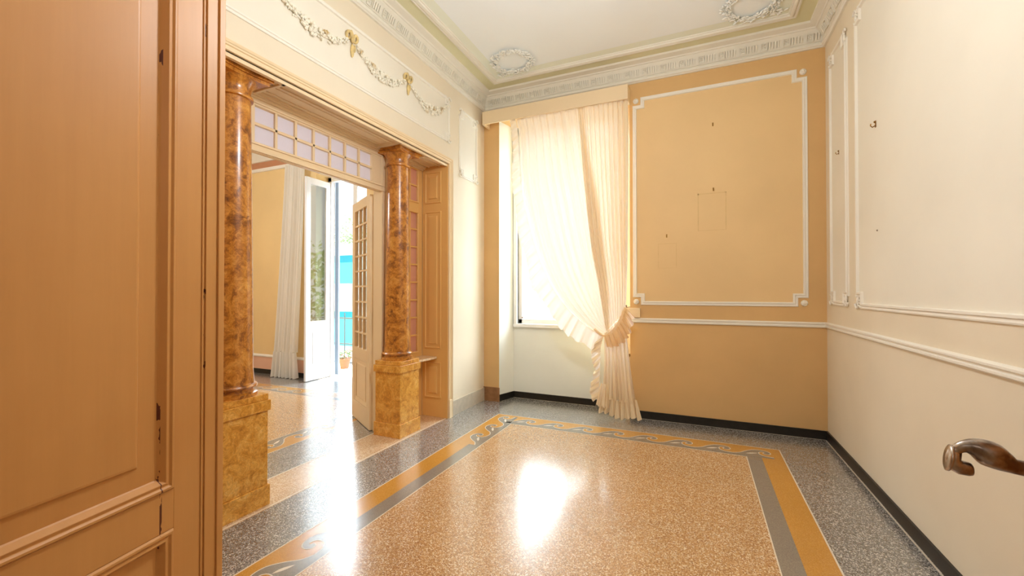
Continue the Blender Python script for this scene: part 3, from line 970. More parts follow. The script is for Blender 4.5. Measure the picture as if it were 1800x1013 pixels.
col1 = dup(col2, (-2.755, 1.753, 0))
tag(col1, 'brown marble column on a golden marble pedestal, the near one beside the open door', 'column', 'marble columns in the wide opening')

# marble shelf between pedestal and jamb
sh = MB()
pts = [(-2.882, 3.565), (-2.882, 3.985), (-2.68, 3.985), (-2.672, 3.93)] + [(-2.672 - 0.10 * (1 - math.cos(t * PI / 2)), 3.93 - 0.365 * math.sin(t * PI / 2)) for t in [i / 10 for i in range(1, 11)]]
n = len(pts)
sh.add([(x, y, z) for z in (0.655, 0.678) for x, y in pts], [list(range(n))[::-1], list(range(n, 2 * n))] + [(i, (i + 1) % n, n + (i + 1) % n, n + i) for i in range(n)])
tag(sh.build('marble_shelf', M['shelf'], bevel=0.005), 'small pale marble shelf bridging the far pedestal and the panelled jamb', 'shelf')

# ------------------------------------------------------------ garlands over the opening
def garland(ya, za, yb, zb, sag, label):
    g = MB()
    N = 46
    for i in range(N + 1):
        t = i / N
        yy = ya + (yb - ya) * t
        zz = za + (zb - za) * t - sag * 4 * t * (1 - t)
        rad = 0.012 + 0.030 * math.sin(PI * t) ** 1.3
        for k in range(3):
            a = random.uniform(0, 2 * PI)
            q = (XL + 0.006 + random.uniform(0, 0.018), yy + rad * 0.8 * math.cos(a), zz + rad * math.sin(a))
            rr = random.uniform(0.5, 0.9) * (0.009 + 0.009 * math.sin(PI * t))
            rot = Matrix.Rotation(random.uniform(0, PI), 3, 'X')
            g.ball(q, rr * 0.9, rr * 1.5, rr * 0.75, 6, rot)
        if i % 6 == 3:
            for k in range(5):
                a = k * 2 * PI / 5
                g.ball((XL + 0.030, yy + 0.014 * math.cos(a), zz + 0.014 * math.sin(a)), 0.008, 0.009, 0.009, 6)
    g.tube([(XL + 0.008, ya + (yb - ya) * i / 20, za + (zb - za) * i / 20 - sag * 4 * (i / 20) * (1 - i / 20)) for i in range(21)], 0.009, 6)
    return tag(g.build('plaster_garland', M['gilt'], smooth='all'), label, 'garland', 'plaster garlands above the opening')
garland(1.90, 3.405, 2.505, 3.395, 0.10, 'plaster flower garland above the opening, cut by the top of the picture')
garland(2.615, 3.395, 3.22, 3.395, 0.10, 'plaster flower garland hanging between the two ribbon bows')
garland(3.33, 3.395, 3.97, 3.47, 0.135, 'plaster flower garland ending at the panel corner by the window side')
def bow(y, z, label):
    g = MB()
    for sg in (-1, 1):
        loop = [(XL + 0.014 + 0.010 * math.sin(t), y + sg * (0.012 + 0.045 * math.sin(t / 2) * (0.6 + 0.4 * math.cos(t - PI))), z + 0.030 + 0.045 * math.sin(t) * 0.8 + 0.02 * t / 3) for t in [i * 2 * PI / 14 for i in range(15)]]
        g.tube(loop, 0.011, 7)
    g.ball((XL + 0.022, y, z + 0.02), 0.014, 0.020, 0.022, 8)
    g.tube([(XL + 0.012, y, z + 0.03), (XL + 0.012, y, z + 0.075), (XL + 0.012, y - 0.005, z + 0.105)], [0.012, 0.015, 0.005], 8)
    g.ball((XL + 0.012, y + 0.005, z - 0.055), 0.012, 0.018, 0.058, 8)
    g.ball((XL + 0.012, y + 0.028, z - 0.03), 0.012, 0.010, 0.032, 8)
    return tag(g.build('ribbon_bow', M['gold'], smooth='all'), label, 'ornament', 'gilded ribbon bows on the garlands')
bow(2.56, 3.40, 'gilded plaster ribbon bow with drop, the left one nearer the camera')
bow(3.275, 3.40, 'gilded plaster ribbon bow with drop, the right one farther from the camera')

# ceiling wreaths
def wreath(cx, cy, seed, label, tail):
    random.seed(seed)
    g = MB()
    for i in range(64):
        a = 2 * PI * i / 64
        for k in range(4):
            r = 0.205 + random.uniform(-0.042, 0.042)
            q = (cx + r * math.cos(a), cy + r * math.sin(a), ZC - 0.014 - random.uniform(0, 0.016))
            rr = random.uniform(0.007, 0.015)
            g.ball(q, rr * 1.9, rr * 0.7, rr * 0.7, 6, Matrix.Rotation(a + random.uniform(0.3, 1.9), 3, 'Z'))
    for k in range(46):
        t = random.random()
        q = (cx + tail * (0.05 + 0.22 * t) + random.uniform(-0.04, 0.04), cy + 0.17 + 0.06 * t + random.uniform(-0.04, 0.04), ZC - 0.012)
        g.ball(q, 0.024, 0.007, 0.008, 6, Matrix.Rotation(random.uniform(0, PI), 3, 'Z'))
    for sg in (-1, 1):
        g.tube([(cx + sg * 0.02 + sg * 0.11 * t, cy + 0.20 + 0.05 * math.sin(t * 6), ZC - 0.012) for t in [i / 10 for i in range(11)]], 0.007, 6)
    return tag(g.build('plaster_wreath', M['plaster'], smooth='all'), label, 'wreath', 'plaster wreaths in the ceiling corners')
wreath(-1.86, 4.22, 3, 'round plaster leaf wreath on the ceiling near the left corner above the window', -1)
wreath(0.44, 4.22, 5, 'plaster leaf wreath on the ceiling near the right corner, cut by the picture edge', 1)

# ------------------------------------------------------------ window
wf_ = MB()
ya, yb = 5.20, 5.25
wf_.box(WX0, WX0 + 0.05, ya, yb, WZ0, WZ1); wf_.box(WX1 - 0.05, WX1, ya, yb, WZ0, WZ1)
wf_.box(WX0, WX1, ya, yb, WZ0, WZ0 + 0.07); wf_.box(WX0, WX1, ya, yb, WZ1 - 0.07, WZ1)
wf_.box(-1.57, -1.49, ya - 0.01, yb, WZ0, WZ1)
win = S(wf_.build('window_1', M['joinery'], bevel=0.003), 'white window behind the draped curtain', 'window')
MB().box(WX0 + 0.05, -1.57, 5.222, 5.226, WZ0 + 0.07, WZ1 - 0.07).build('pane', M['glass'], win)
MB().box(-1.49, WX1 - 0.05, 5.222, 5.226, WZ0 + 0.07, WZ1 - 0.07).build('pane', M['glass'], win)
MB().box(WX0 - 0.05, WX1 + 0.05, 5.125, 5.22, WZ0 - 0.035, WZ0 + 0.012).build('window_sill', M['joinery'], win, bevel=0.006)
MB().box(WX0 - 0.045, WX0, 5.13, 5.20, WZ0, WZ1).build('window_casing', M['joinery'], win, bevel=0.004)
hb_ = MB(); hb_.ball((WX0 + 0.06, 5.185, 1.06), 0.012)
hb_.build('window_latch', M['steel'], win, smooth=True)

# pelmet
pe = empty('curtain_pelmet', (-1.58, 4.76, 3.5))
def loc(b): # shift to local
    b.v = [(x + 1.58, y - 4.76, z - 3.5) for x, y, z in b.v]; return b
PX0, PX1, PY, PZ0, PZ1 = -2.485, -0.693, 4.69, 3.512, 3.672
loc(MB().box(PX0, PX1, PY, PY + 0.02, PZ0, PZ1)).build('front_board', M['cream'], pe, bevel=0.003)
loc(MB().box(PX0, PX0 + 0.02, PY + 0.02, YB - 0.002, PZ0, PZ1)).build('side_board', M['cream'], pe)
loc(MB().box(PX1 - 0.02, PX1, PY + 0.02, YB - 0.002, PZ0, PZ1)).build('side_board', M['cream'], pe)
loc(MB().box(PX0 + 0.02, PX1 - 0.02, PY + 0.02, YB - 0.002, PZ1 - 0.02, PZ1)).build('top_board', M['cream'], pe)
loc(MB().tube([(PX0 + 0.03, 4.78, 3.60), (PX1 - 0.03, 4.78, 3.60)], 0.012)).build('curtain_rail', M['steel'], pe)
tag(pe, 'plain cream box pelmet over the window curtain', 'pelmet')

# ------------------------------------------------------------ main curtain
def resample(P, n):
    P = [Vector((p[0], p[1])) for p in P]
    d = [0]
    for i in range(1, len(P)):
        d.append(d[-1] + (P[i] - P[i - 1]).length)
    out = []
    for k in range(n + 1):
        s = d[-1] * k / n
        i = 1
        while i < len(P) - 1 and d[i] < s: i += 1
        t = (s - d[i - 1]) / (d[i] - d[i - 1])
        out.append(P[i - 1].lerp(P[i], min(1, max(0, t))))
    return out
NV = 60
lead = bez([(-2.075, 3.60), (-2.03, 3.40), (-2.012, 3.155), (-1.995, 2.85), (-1.930, 2.457), (-1.800, 1.969), (-1.630, 1.558), (-1.429, 1.259), (-1.227, 1.067), (-1.065, 0.955), (-0.965, 0.915)])
foldR = bez([(-1.235, 3.60), (-1.215, 3.389), (-1.120, 2.844), (-1.055, 2.513), (-0.985, 1.995), (-0.930, 1.486), (-0.915, 1.107), (-0.90, 1.00)])
foldL = bez([(-1.27, 3.60), (-1.255, 3.389), (-1.215, 2.844), (-1.17, 2.4), (-1.11, 1.9), (-1.02, 1.45), (-0.96, 1.10), (-0.935, 0.965)])
rght = bez([(-0.705, 3.60), (-0.700, 3.2), (-0.705, 2.104), (-0.712, 1.45), (-0.722, 1.26), (-0.735, 1.17)])
lead, foldR, foldL, rght = [resample(p, NV) for p in (lead, foldR, foldL, rght)]
def sheet(A, B, nf, y0, amp, phase, nu, hook=0.0):
    def fn(u, v):
        j = min(NV, int(round(v * NV)))
        # gathers concentrate towards the tie
        a, b_ = A[j], B[j]
        uu = u
        x = a.x + (b_.x - a.x) * uu
        z = a.y + (b_.y - a.y) * uu
        k = min(1, (1 - v) * 3.5)
        am = amp * (0.35 + 0.65 * math.sin(PI * min(1, v * 0.9 + 0.1)) ** 0.7) * (0.35 + 0.65 * k)
        f = math.sin(2 * PI * nf * u + phase) + 0.45 * math.sin(2 * PI * nf * 2.1 * u + 1.3 + phase + 1.5 * v) + 0.3 * math.sin(2 * PI * nf * 0.37 * u + v * 3)
        y = y0 + am * f - 0.05 * v ** 2
        x += am * 0.35 * math.cos(2 * PI * nf * u + phase)
        return (x, y, z)
    return MB().grid(fn, nu, NV)
cur = empty('draped_curtain', (-1.0, 4.72, 0))
def cl(b):
    b.v = [(x + 1.0, y - 4.72, z) for x, y, z in b.v]; return b
cl(sheet(lead, foldR, 9, 4.775, 0.016, 0.4, 170)).build('curtain_panel', M['voile'], cur, smooth='all')
cl(sheet(foldL, rght, 10, 4.745, 0.020, 1.1, 190)).build('curtain_panel', M['voile'], cur, smooth='all')

def ruffle(path, dirs, w, waves, amp, y0fn, nu=None, wfn=None, inner=0.2):
    """gathered strip along path (x,z); dirs = outward direction (x,z)"""
    n = len(path) - 1
    nu = nu or n * 6
    def fn(u, v):
        s = u * n
        i = min(n - 1, int(s)); t = s - i
        p = path[i].lerp(path[i + 1], t)
        d = Vector(dirs(u)).normalized()
        ww = w * (wfn(u) if wfn else 1)
        tn = Vector((-d.y, d.x))
        ph = 2 * PI * waves * u + 0.8 * math.sin(7 * u * waves * 0.3)
        a = amp * (inner + (1 - inner) * v)
        q = p + d * (ww * v * (1 + 0.07 * math.sin(ph * 1.0 + 0.8)))
        q += tn * (a * 0.45 * math.cos(ph) * v)
        y = y0fn(u) + a * math.sin(ph) + a * 0.35 * math.sin(2.3 * ph + 1) - 0.02 * v
        return (q.x, y, q.y)
    return MB().grid(fn, nu, 8)
# leading-edge ruffle
def ld(u):
    # nearly horizontal at the top, hanging down-left lower down
    a = math.radians(205 + 35 * u + 25 * max(0, u - 0.75) * 4 * 0.6)
    return (math.cos(a), math.sin(a))
cl(ruffle(lead, ld, 0.20, 24, 0.018, lambda u: 4.770 - 0.055 * u ** 2, 560, lambda u: (0.30 + 0.75 * min(1, u * 1.5)) * (1 + 0.10 * math.sin(31 * u)))).build('ruffle', M['ruffle'], cur, smooth='all')
# tail below the tie
def tail(u, v):
    top = Vector((-0.965, 0.925)).lerp(Vector((-0.725, 1.165)), u)
    # bottom of the plain part
    bot = Vector((-1.005, 0.215)).lerp(Vector((-0.610, 0.190)), u)
    bulge = 0.035 * math.sin(PI * v) * (0.5 - u)
    x = top.x + (bot.x - top.x) * (v ** 0.85) + bulge
    z = top.y + (bot.y - top.y) * v
    am = 0.012 + 0.022 * v
    y = 4.695 + am * (math.sin(2 * PI * 6.5 * u + 0.6) + 0.4 * math.sin(2 * PI * 15 * u + 2 * v)) + 0.03 * v
    x += 0.006 * math.cos(2 * PI * 6.5 * u)
    return (x, y, z)
cl(MB().grid(tail, 140, 30)).build('curtain_tail', M['voile'], cur, smooth='all')
def flounce(u, v):
    x0 = -1.005 + 0.395 * u
    z0 = 0.225 + 0.018 * math.sin(9 * u)
    x = x0 + (u - 0.45) * 0.075 * v
    ph = 2 * PI * 8 * u
    y = 4.715 + (0.014 + 0.026 * v) * math.sin(ph) + 0.012 * v * math.sin(2.7 * ph) - 0.01 * v
    x += 0.014 * v * math.cos(ph)
    z = z0 - 0.185 * v + 0.010 * v * math.sin(ph + 0.5) + 0.03 * v * (0.5 - u) * 1.2
    return (x, y, max(0.012, z))
cl(MB().grid(flounce, 200, 10)).build('hem_flounce', M['ruffle'], cur, smooth='all')
tl = resample([(-0.955, 0.93), (-0.99, 0.80), (-1.00, 0.6), (-1.01, 0.4), (-1.00, 0.24)], 30)
cl(ruffle(tl, lambda u: (-0.75 - 0.1 * u, -0.65 + 0.1 * math.sin(9 * u)), 0.125, 8, 0.026, lambda u: 4.68 + 0.02 * u, 200, lambda u: 0.55 + 0.45 * abs(math.sin(5.2 * u + 0.5)))).build('ruffle', M['ruffle'], cur, smooth='all')
# second little flounce, the turned-back corner
tl2 = resample([(-0.985, 0.40), (-0.955, 0.385), (-0.925, 0.39), (-0.90, 0.37)], 12)
cl(ruffle(tl2, lambda u: (-0.25 + 0.3 * u, -1), 0.25, 3.5, 0.022, lambda u: 4.655, 90)).build('ruffle', M['ruffle'], cur, smooth='all')
# tieback band round the gathers and its frill
tb = bez([(-0.712, 1.232), (-0.745, 1.12), (-0.80, 1.015), (-0.87, 0.945), (-0.945, 0.915), (-1.01, 0.935), (-1.07, 0.985)], 6)
tbr = resample(tb, 40)
def band(u, v):
    s = u * 40
    i = min(39, int(s)); p = tbr[i].lerp(tbr[i + 1], s - i)
    dpt = (tbr[min(40, i + 1)] - tbr[max(0, i)]).normalized()
    nn = Vector((dpt.y, -dpt.x))
    if nn.y < 0: nn = -nn
    w = 0.030 * (0.35 + 0.65 * math.sin(PI * min(1, u * 1.25 + 0.12)) ** 0.5 if u < 0.8 else 0.6)
    q = p + nn * w * (v - 0.35) * 1.6
    y = 4.655 - 0.022 * math.sin(PI * min(1, u * 1.1)) + 0.010 * abs(v - 0.5) * 2 + 0.05 * max(0, u - 0.75) * 4 * 0.7
    return (q.x, y + 0.003 * math.sin(50 * u + 9 * v), q.y)
tie = cl(MB().grid(band, 80, 8)).build('tieback', M['tieback'], cur, smooth='all')
fpath = resample(tb[:len(tb) - 12], 40)
cl(ruffle(fpath, lambda u: (0.62 - 0.45 * u, -0.75), 0.165, 7, 0.024, lambda u: 4.640 - 0.015 * u, 260, lambda u: 0.55 + 0.45 * math.sin(PI * (u * 0.75 + 0.15)))).build('frill', M['tieback'], tie, smooth='all')
tag(cur, 'sheer cream ruffled curtain draped across the window and tied to the right', 'curtain')
ho = MB(); ho.tube([(-0.706, YB - 0.001, 1.232), (-0.706, 4.70, 1.232), (-0.706, 4.66, 1.236), (-0.706, 4.64, 1.25)], 0.0055, 8)
ho.ball((-0.706, 4.64, 1.252), 0.009)
tag(ho.build('curtain_hook', M['steel'], smooth=True), 'small metal hook holding the curtain tieback to the wall', 'hook')
bx = MB().box(-0.735, -0.588, YB - 0.035, YB, 1.118, 1.222).build('shutter_strap_box', M['cream'], bevel=0.004)
tag(bx, 'small cream box on the back wall beside the curtain tieback', 'wall box')
MB().box(-0.709, -0.705, YB - 0.010, YB - 0.008, 0.70, 1.118).build('strap', M['cream'], bx)
MB().ball((-0.707, YB - 0.010, 0.69), 0.009, 0.007, 0.02).build('strap_end', M['brass'], bx)

# ------------------------------------------------------------ picture hooks
def hook_mesh():
    h = MB()
    h.box(-0.006, 0.006, -0.003, 0, -0.018, 0.018)
    h.tube([(0, -0.003, -0.008), (0, -0.016, -0.016), (0, -0.024, -0.006), (0, -0.022, 0.004)], 0.0028, 8)
    h.ball((0, -0.005, 0.012), 0.006)
    return h
hook0 = hook_mesh().build('picture_hook', M['brass'], smooth=True)
spots = [((0.148, YB - 0.001, 3.156), 0, 'brass picture hook high in the middle of the back wall panel'),
         ((0.151, YB - 0.001, 2.474), 0, 'brass picture hook above the faint square outline on the back wall'),
         ((-0.31, YB - 0.001, 2.011), 0, 'lowest and leftmost brass picture hook on the back wall'),
         ((XR - 0.001, 3.637, 2.552), PI / 2 * -1, 'large brass picture hook in the long panel of the right wall'),
         ((XR - 0.001, 4.462, 2.608), PI / 2 * -1, 'brass picture hook in the narrow panel of the right wall')]
for i, (p, rz, lb) in enumerate(spots):
    o = hook0 if i == 0 else hook0.copy()
    if i: C.objects.link(o)
    o.location = p
    o.rotation_euler = (0, 0, rz)
    if i == 3: o.scale = (1.25, 1.25, 1.25)
    tag(o, lb, 'picture hook', 'brass picture hooks on the walls')
nl = MB().ball((XR - 0.003, 3.622, 1.82), 0.006).build('nail', M['steel'])
tag(nl, 'tiny nail in the long panel of the right wall', 'nail')
# faint outlines left by removed pictures (stains with a shape of their own)
mst = paint('dusty_outline', sr(225, 190, 137), 0.08, 0.7, 25)
bwp = bpy.data.objects['trim_3']
for (x0, x1, z0, z1, t) in ((0.0, 0.272, 2.045, 2.44, 0.010), (-0.40, -0.21, 1.66, 1.93, 0.006)):
    s_ = MB()
    yy = YB - 0.002
    def q_(a0, a1, b0, b1): s_.quad((a0, yy, b0), (a1, yy, b0), (a1, yy, b1), (a0, yy, b1))
    q_(x0, x1, z0, z0 + t * 0.5); q_(x0, x1, z1 - t, z1); q_(x0, x0 + t, z0, z1); q_(x1 - t, x1, z0, z1)
    s_.build('dust_outline', mst, bwp)

# ------------------------------------------------------------ foreground door leaves
def panel_leaf(name, loc_, rotz, W, label, mirror=1):
    T = 0.04
    Ht = 2.58
    f = MB()
    s0, s1 = 0.120, 0.575
    rails = [(0.0, 0.20), (0.748, 0.856), (Ht - 0.16, Ht)]
    f.box(0, s0, -T, 0, 0, Ht); f.box(s1, W, -T, 0, 0, Ht)
    for a, b_ in rails:
        f.box(s0, s1, -T, 0, a, b_)
    # raised astragal along the meeting edge
    f.box(0.663, 0.700, 0, 0.004, 0, Ht)
    f.box(0.700, W, 0, 0.009, 0, Ht)
    f.box(0.652, 0.657, 0, 0.003, 0, Ht)
    for a, b_ in ((0.20, 0.748), (0.856, Ht - 0.16)):
        for face, sg in ((0.0, 1), (-T, -1)):
            pr = [(0.0, 0.0), (0.004, 0.006), (0.010, 0.006), (0.015, 0.001), (0.024, 0.004), (0.034, -0.010), (0.037, -0.013), (0.086, -0.011), (0.092, -0.005), (0.098, -0.004)]
            f.sweep(pr, [(s0, a), (s1, a), (s1, b_), (s0, b_)], (0, face, 0), (1, 0, 0), (0, 0, 1), (0, sg, 0))
            yy = face - sg * 0.004
            f.quad((s0 + 0.097, yy, a + 0.097), (s1 - 0.097, yy, a + 0.097), (s1 - 0.097, yy, b_ - 0.097), (s0 + 0.097, yy, b_ - 0.097))
    if mirror < 0:
        f.v = [(x, -y, z) for x, y, z in f.v]
    return S(f.build(name, M['door'], bevel=0.0015, loc=loc_, rotz=rotz), label, 'door')
# left leaf: local +x runs along the leaf, local +y is ... its camera side has to be -normal
th = math.radians(12)
L1 = panel_leaf('door_1', (-1.194, YN, 0.008), PI / 2 + th, 0.720, 'tan panelled door leaf standing open at the left edge', mirror=-1)
L2 = panel_leaf('door_2', (0.515, YN, 0.008), PI / 2 + math.radians(4), 0.720, 'tan panelled door leaf open just outside the right edge')
for z in (0.4, 2.1):
    MB().lathe([(0.008, z - 0.05), (0.008, z + 0.05)], 0.0, 0.02, 10).build('hinge', M['steel'], L2)
# worn lever handle on the right leaf: world positions -> local
MI = L2.matrix_basis.copy()
MI = Matrix.Translation(L2.location) @ Matrix.Rotation(PI / 2 + math.radians(4), 4, 'Z')
inv = MI.inverted()
def wl_(p): return tuple(inv @ Vector(p))
lv = MB()
def wl_(p): return tuple(inv @ (Vector(p) + Vector((-0.0034, 0, 0))))
YH = 0.80
K_ = 0.00081
body = [(0.334, 1.173, 7), (0.339, 1.1795, 8.5), (0.346, 1.1830, 11), (0.3570, 1.1825, 17), (0.3700, 1.1765, 22), (0.3830, 1.1690, 18), (0.3930, 1.1640, 13), (0.4010, 1.1625, 12.5), (0.4200, 1.1610, 13), (0.4700, 1.1610, 13)]
sm = bez([(x, z) for x, z, r_ in body], 4)
rr_ = bez([(i, r_) for i, (x, z, r_) in enumerate(body)], 4)
lv.tube([wl_((x, YH, z)) for x, z in sm], [r_ * K_ for i, r_ in rr_], 20)
# return curl under the grip and the flared end disc
lv.tube([wl_(p) for p in ((0.3345, YH, 1.175), (0.3325, YH, 1.164), (0.3345, YH, 1.1555), (0.3405, YH, 1.1530), (0.3485, YH, 1.1520), (0.3515, YH, 1.1520))], [0.0075, 0.0085, 0.0100, 0.0100, 0.0095, 0.0085], 16)
d0, d1 = Vector((0.3325, YH, 1.1640)), Vector((0.3262, YH + 0.0012, 1.1650))
lv.tube([wl_(d0), wl_(d0.lerp(d1, 0.4)), wl_(d0.lerp(d1, 0.85)), wl_(d1)], [0.010, 0.0185, 0.0185, 0.016], 24)
lever = lv.build('door_handle', M['steel'], L2, smooth='all')
ros = MB().tube([wl_((0.482, YH, 1.161)), wl_((0.470, YH, 1.161))], [0.024, 0.022], 24)
ros.build('rosette', M['steel'], lever, smooth=True)

# ------------------------------------------------------------ other room
ow = MB()
BX0, BX1, BZ = -5.64, -4.58, 3.30
ow.box(OX0, BX0, YF, 5.25, 0, 4.1); ow.box(BX1, XO, YF, 5.25, 0, 4.1); ow.box(BX0, BX1, YF, 5.25, BZ, 4.1)
S(ow.build('wall_far', M['other_wall']), 'ochre wall of the adjoining room with the balcony door', 'wall')
ow = MB(); ow.box(OX0 - 0.1, OX0, -0.3, 5.25, 0, 4.1); ow.box(OX0, XO, -0.3, -0.0, 0, 4.1)
S(ow.build('wall_side', M['other_wall']), 'far walls of the adjoining room', 'wall')
oc = MB().box(OX0, XO, 0, YF, 3.86, 4.1).build('ceiling_far', M['ceil'])
S(oc, 'white ceiling of the adjoining room', 'ceiling')
RO = [(OX0, 0.0), (XO, 0.0), (XO, YF), (OX0, YF)]
MB().sweep([(0.001, 3.54), (0.004, 3.54), (0.004, 3.66), (0.001, 3.66)], RO, (0, 0, 0), (1, 0, 0), (0, 1, 0), (0, 0, 1)).build('frieze_band', M['brownband'], oc)
MB().sweep([(0, 3.485), (0.03, 3.49), (0.035, 3.51), (0.02, 3.52), (0.025, 3.545), (0, 3.545)], RO, (0, 0, 0), (1, 0, 0), (0, 1, 0), (0, 0, 1)).build('picture_rail', M['white'], oc)
MB().sweep([(0, 3.655), (0.03, 3.66), (0.05, 3.70), (0.09, 3.74), (0.12, 3.84), (0.14, 3.86), (0.14, 3.862), (0, 3.862)], RO, (0, 0, 0), (1, 0, 0), (0, 1, 0), (0, 0, 1)).build('cove', M['stucco'], oc, smooth=True)
d_ = MB().box(OX0, BX0, YF - 0.006, YF, 0.07, 0.29)
S(d_.build('trim_14', M['pinkdado']), 'pink painted dado of the adjoining room', 'dado')
S(MB().sweep([(0, 0), (0, 0.018), (0.02, 0.022), (0.03, 0.012), (0.045, 0)], [(OX0, 0.285), (BX0 - 0.02, 0.285)], (0, YF, 0), (1, 0, 0), (0, 0, 1), (0, -1, 0), closed=False).build('trim_15', M['white']), 'white dado rail in the adjoining room', 'dado rail')
S(MB().box(OX0, BX0 - 0.02, YF - 0.016, YF, 0, 0.075).build('baseboard_far', M['black']), 'black baseboard of the adjoining room', 'baseboard')
# balcony door frame and leaves
fb = MB()
fb.box(BX0, BX0 + 0.075, 5.17, 5.25, 0, BZ); fb.box(BX1 - 0.075, BX1, 5.17, 5.25, 0, BZ); fb.box(BX0, BX1, 5.17, 5.25, BZ - 0.07, BZ)
S(fb.build('trim_16', M['joinery'], bevel=0.003), 'white frame of the balcony door', 'door frame')
S(MB().box(BX0 + 0.075, BX0 + 0.150, 5.255, 5.285, 0.02, BZ - 0.05).build('trim_17', M['shutter']), 'blue-grey shutter folded outside the balcony door', 'shutter')
glazed_leaf('door_4', (-5.60, 5.165, 0.008), -PI / 2 + 0.03, 0.48, 3.20, 1, 1, 0.93, 3.10, 0.085, M['joinery'], M['leafglass'], 'white glazed balcony door leaf open beside the long curtain')
glazed_leaf('door_5', (BX1 - 0.06, 5.20, 0.008), PI - 0.03 , 0.47, 3.20, 1, 1, 0.93, 3.10, 0.085, M['joinery'], M['glass'], 'white glazed balcony door leaf almost closed, seen behind the cream glazed door')
# balcony curtain
oc_ = empty('hanging_curtain', (-6.05, 4.80, 0))
def oc_fn(u, v):
    x = -0.16 + 0.45 * u + (-0.22 + 0.06 * u) * v ** 1.2
    y = 0.045 * math.sin(2 * PI * 5.5 * u + 0.5) * (0.5 + 0.5 * v) + 0.015 * math.sin(2 * PI * 13 * u)
    return (x, y, 3.47 - 3.05 * v)
MB().grid(oc_fn, 120, 30).build('curtain_panel', M['white_cloth'], oc_, smooth='all')
def oc_fl(u, v):
    x = -0.38 + 0.51 * u + (u - 0.5) * 0.08 * v
    y = (0.035 + 0.025 * v) * math.sin(2 * PI * 7 * u + 0.5) + 0.01 * math.sin(2 * PI * 19 * u)
    return (x, y - 0.01, 0.43 - 0.41 * v + 0.01 * math.sin(2 * PI * 7 * u))
MB().grid(oc_fl, 140, 10).build('hem_flounce', M['white_cloth'], oc_, smooth='all')
tag(oc_, 'long white curtain hanging straight beside the open balcony door', 'curtain')

# ------------------------------------------------------------ outdoors
S(MB().box(-7.5, -3.2, 5.25, 6.25, -0.2, -0.02).build('trim_18', M['facade']), 'balcony slab outside the adjoining room', 'balcony')
rl = empty('balcony_railing', (-5.4, 6.12, -0.02))
MB().box(-2.0, 2.0, -0.012, 0.012, 0.905, 0.93).build('top_rail', M['iron'], rl)
MB().box(-2.0, 2.0, -0.01, 0.01, 0.415, 0.435).build('middle_rail', M['iron'], rl)
MB().box(-2.0, 2.0, -0.01, 0.01, 0.06, 0.08).build('bottom_rail', M['iron'], rl)
for k in range(18):
    x = -2.0 + k * 0.235
    MB().box(x - 0.007, x + 0.007, -0.007, 0.007, 0.0, 1.02).build('baluster', M['iron'], rl)
tag(rl, 'thin iron railing of the balcony beyond the open door', 'railing')
bd = empty('neighbouring_house', (-11.5, 14.0, -4))
MB().box(-6, 3, 0, 6, 0, 7.35).build('wall', M['facade'], bd)
MB().box(-6.1, 3.1, -0.15, 6.1, 7.35, 7.5).build('roof', M['facade'], bd)
MB().box(-6, 3, -0.9, 0, 4.35, 4.5).build('balcony', M['facade'], bd)
for k in range(2):
    for z0, hh in ((5.75, 1.15), (3.2, 1.4)):
        w = MB()
        w.box(-2.9 + k * 2.6, -0.9 + k * 2.6, -1.0, -0.94, z0, z0 + hh)
        a = w.build('awning', M['turq'], bd)
        MB().box(-2.9 + k * 2.6, -0.9 + k * 2.6, -1.02, -1.0, z0 + hh - 0.28, z0 + hh).build('valance', M['turq_dark'], a)
tag(bd, 'pale house across the street with turquoise awnings', 'house')
def tree(x, y, zb, h, r, seed, label, mt):
    random.seed(seed)
    root = empty('leafy_tree', (x, y, zb))
    MB().tube([(0, 0, 0), (0.05, 0, h * 0.4), (0, 0.1, h * 0.75)], [0.16, 0.12, 0.06], 8).build('trunk', M['terracotta'], root)
    c = MB()
    for k in range(1500):
        a, b_ = random.uniform(0, 2 * PI), math.acos(random.uniform(-1, 1))
        rr = r * random.uniform(0.35, 1.0) * (1 + 0.2 * math.sin(3 * a))
        p = Vector((rr * math.sin(b_) * math.cos(a), rr * math.sin(b_) * math.sin(a), h * 0.72 + rr * 0.9 * math.cos(b_)))
        s = random.uniform(0.07, 0.14)
        d1 = Vector((random.uniform(-1, 1), random.uniform(-1, 1), random.uniform(-1, 1))).normalized()
        d2 = d1.cross(Vector((random.uniform(-1, 1), random.uniform(-1, 1), 0.3))).normalized()
        c.add([p - d1 * s, p + d2 * s * 0.5, p + d1 * s, p - d2 * s * 0.5], [(0, 1, 2, 3)])
    c.build('foliage', mt, root)
    tag(root, label, 'tree')
tree(-22.0, 23.0, -4, 11.5, 2.6, 11, 'pale green tree rising behind the house across the street', M['leaf_pale'])
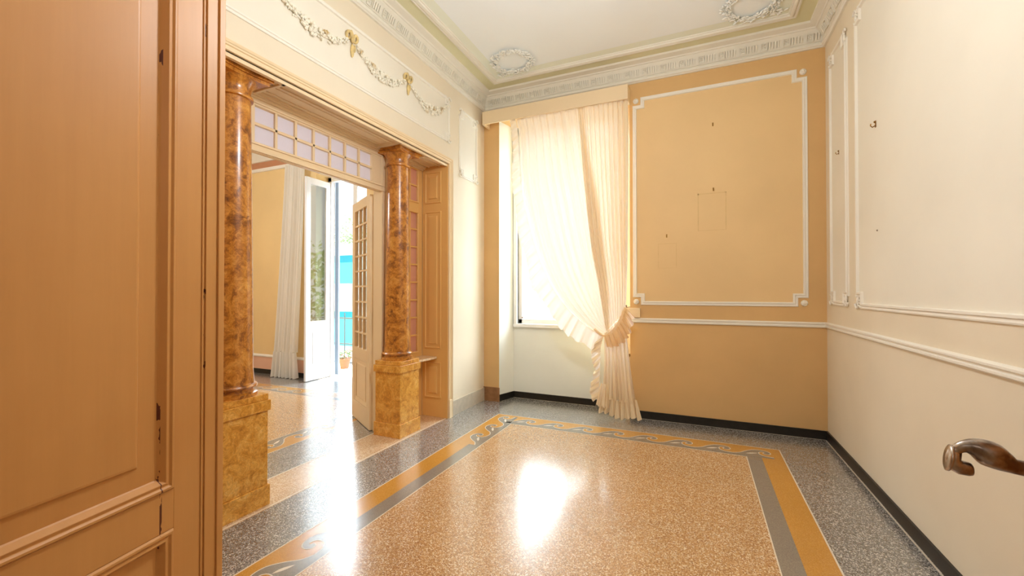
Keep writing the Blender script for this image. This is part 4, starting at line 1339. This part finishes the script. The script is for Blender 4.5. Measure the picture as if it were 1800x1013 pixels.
tree(0.6, 11.5, -4, 7.6, 2.3, 12, 'leafy tree outside, mirrored in the glass of the open balcony door', M['leaf'])
def pot(x, y, seed, label):
    random.seed(seed)
    root = empty('potted_plant', (x, y, -0.02))
    MB().lathe([(0.07, 0), (0.10, 0.16), (0.11, 0.16), (0.11, 0.18), (0.09, 0.18)], 0, 0, 20).build('pot', M['terracotta'], root, smooth=True)
    g, fl_ = MB(), MB()
    for k in range(160):
        a = random.uniform(0, 2 * PI); r = 0.15 * math.sqrt(random.random()); z = 0.18 + random.uniform(0, 0.16)
        (fl_ if k % 4 == 0 else g).ball((r * math.cos(a), r * math.sin(a), z), 0.018, 0.012, 0.007, 6, Matrix.Rotation(a, 3, 'Z'))
    g.build('foliage', M['leaf'], root); fl_.build('blossom', M['pink'], root)
    tag(root, label, 'potted plant')
pot(-6.02, 5.92, 1, 'pink flowering pot plant at the balcony railing')
S(MB().box(-40, 30, 6.6, 60, -4.1, -4.0).build('ground', M['facade']), 'street level ground below the balcony', 'ground')

# ------------------------------------------------------------ added fill lamps, all out of view
def pendant(name, x, y, z, zc, label, power):  # invented globe, cord and canopy around a fill light
    root = empty(name, (x, y, z))
    MB().ball((0, 0, 0), 0.14, n=20).build('globe', M['globe'], root, smooth='all')
    MB().tube([(0, 0, 0.14), (0, 0, zc - z)], 0.006, 8).build('cord', M['brass'], root)
    MB().lathe([(0.05, zc - z - 0.04), (0.06, zc - z)], 0, 0, 16).build('canopy', M['brass'], root)
    tag(root, label, 'lamp')
    l = lamp('fill_light', (0, 0, -0.26), power, FILL_TINT, 0.12)
    l.parent = root
pendant('fill_pendant', -0.60, 2.0, 3.2, ZC, 'unseen globe added as fill light in the main room, above the picture', FILL_ROOM)
pendant('fill_pendant', -5.9, 2.2, 3.15, 3.86, 'unseen globe added as fill light in the adjoining room, above the picture', FILL_OTHER)
pendant('fill_pendant', -0.2, -1.4, 2.75, 3.40, 'unseen globe added as fill light in the hall behind the doorway', FILL_HALL)
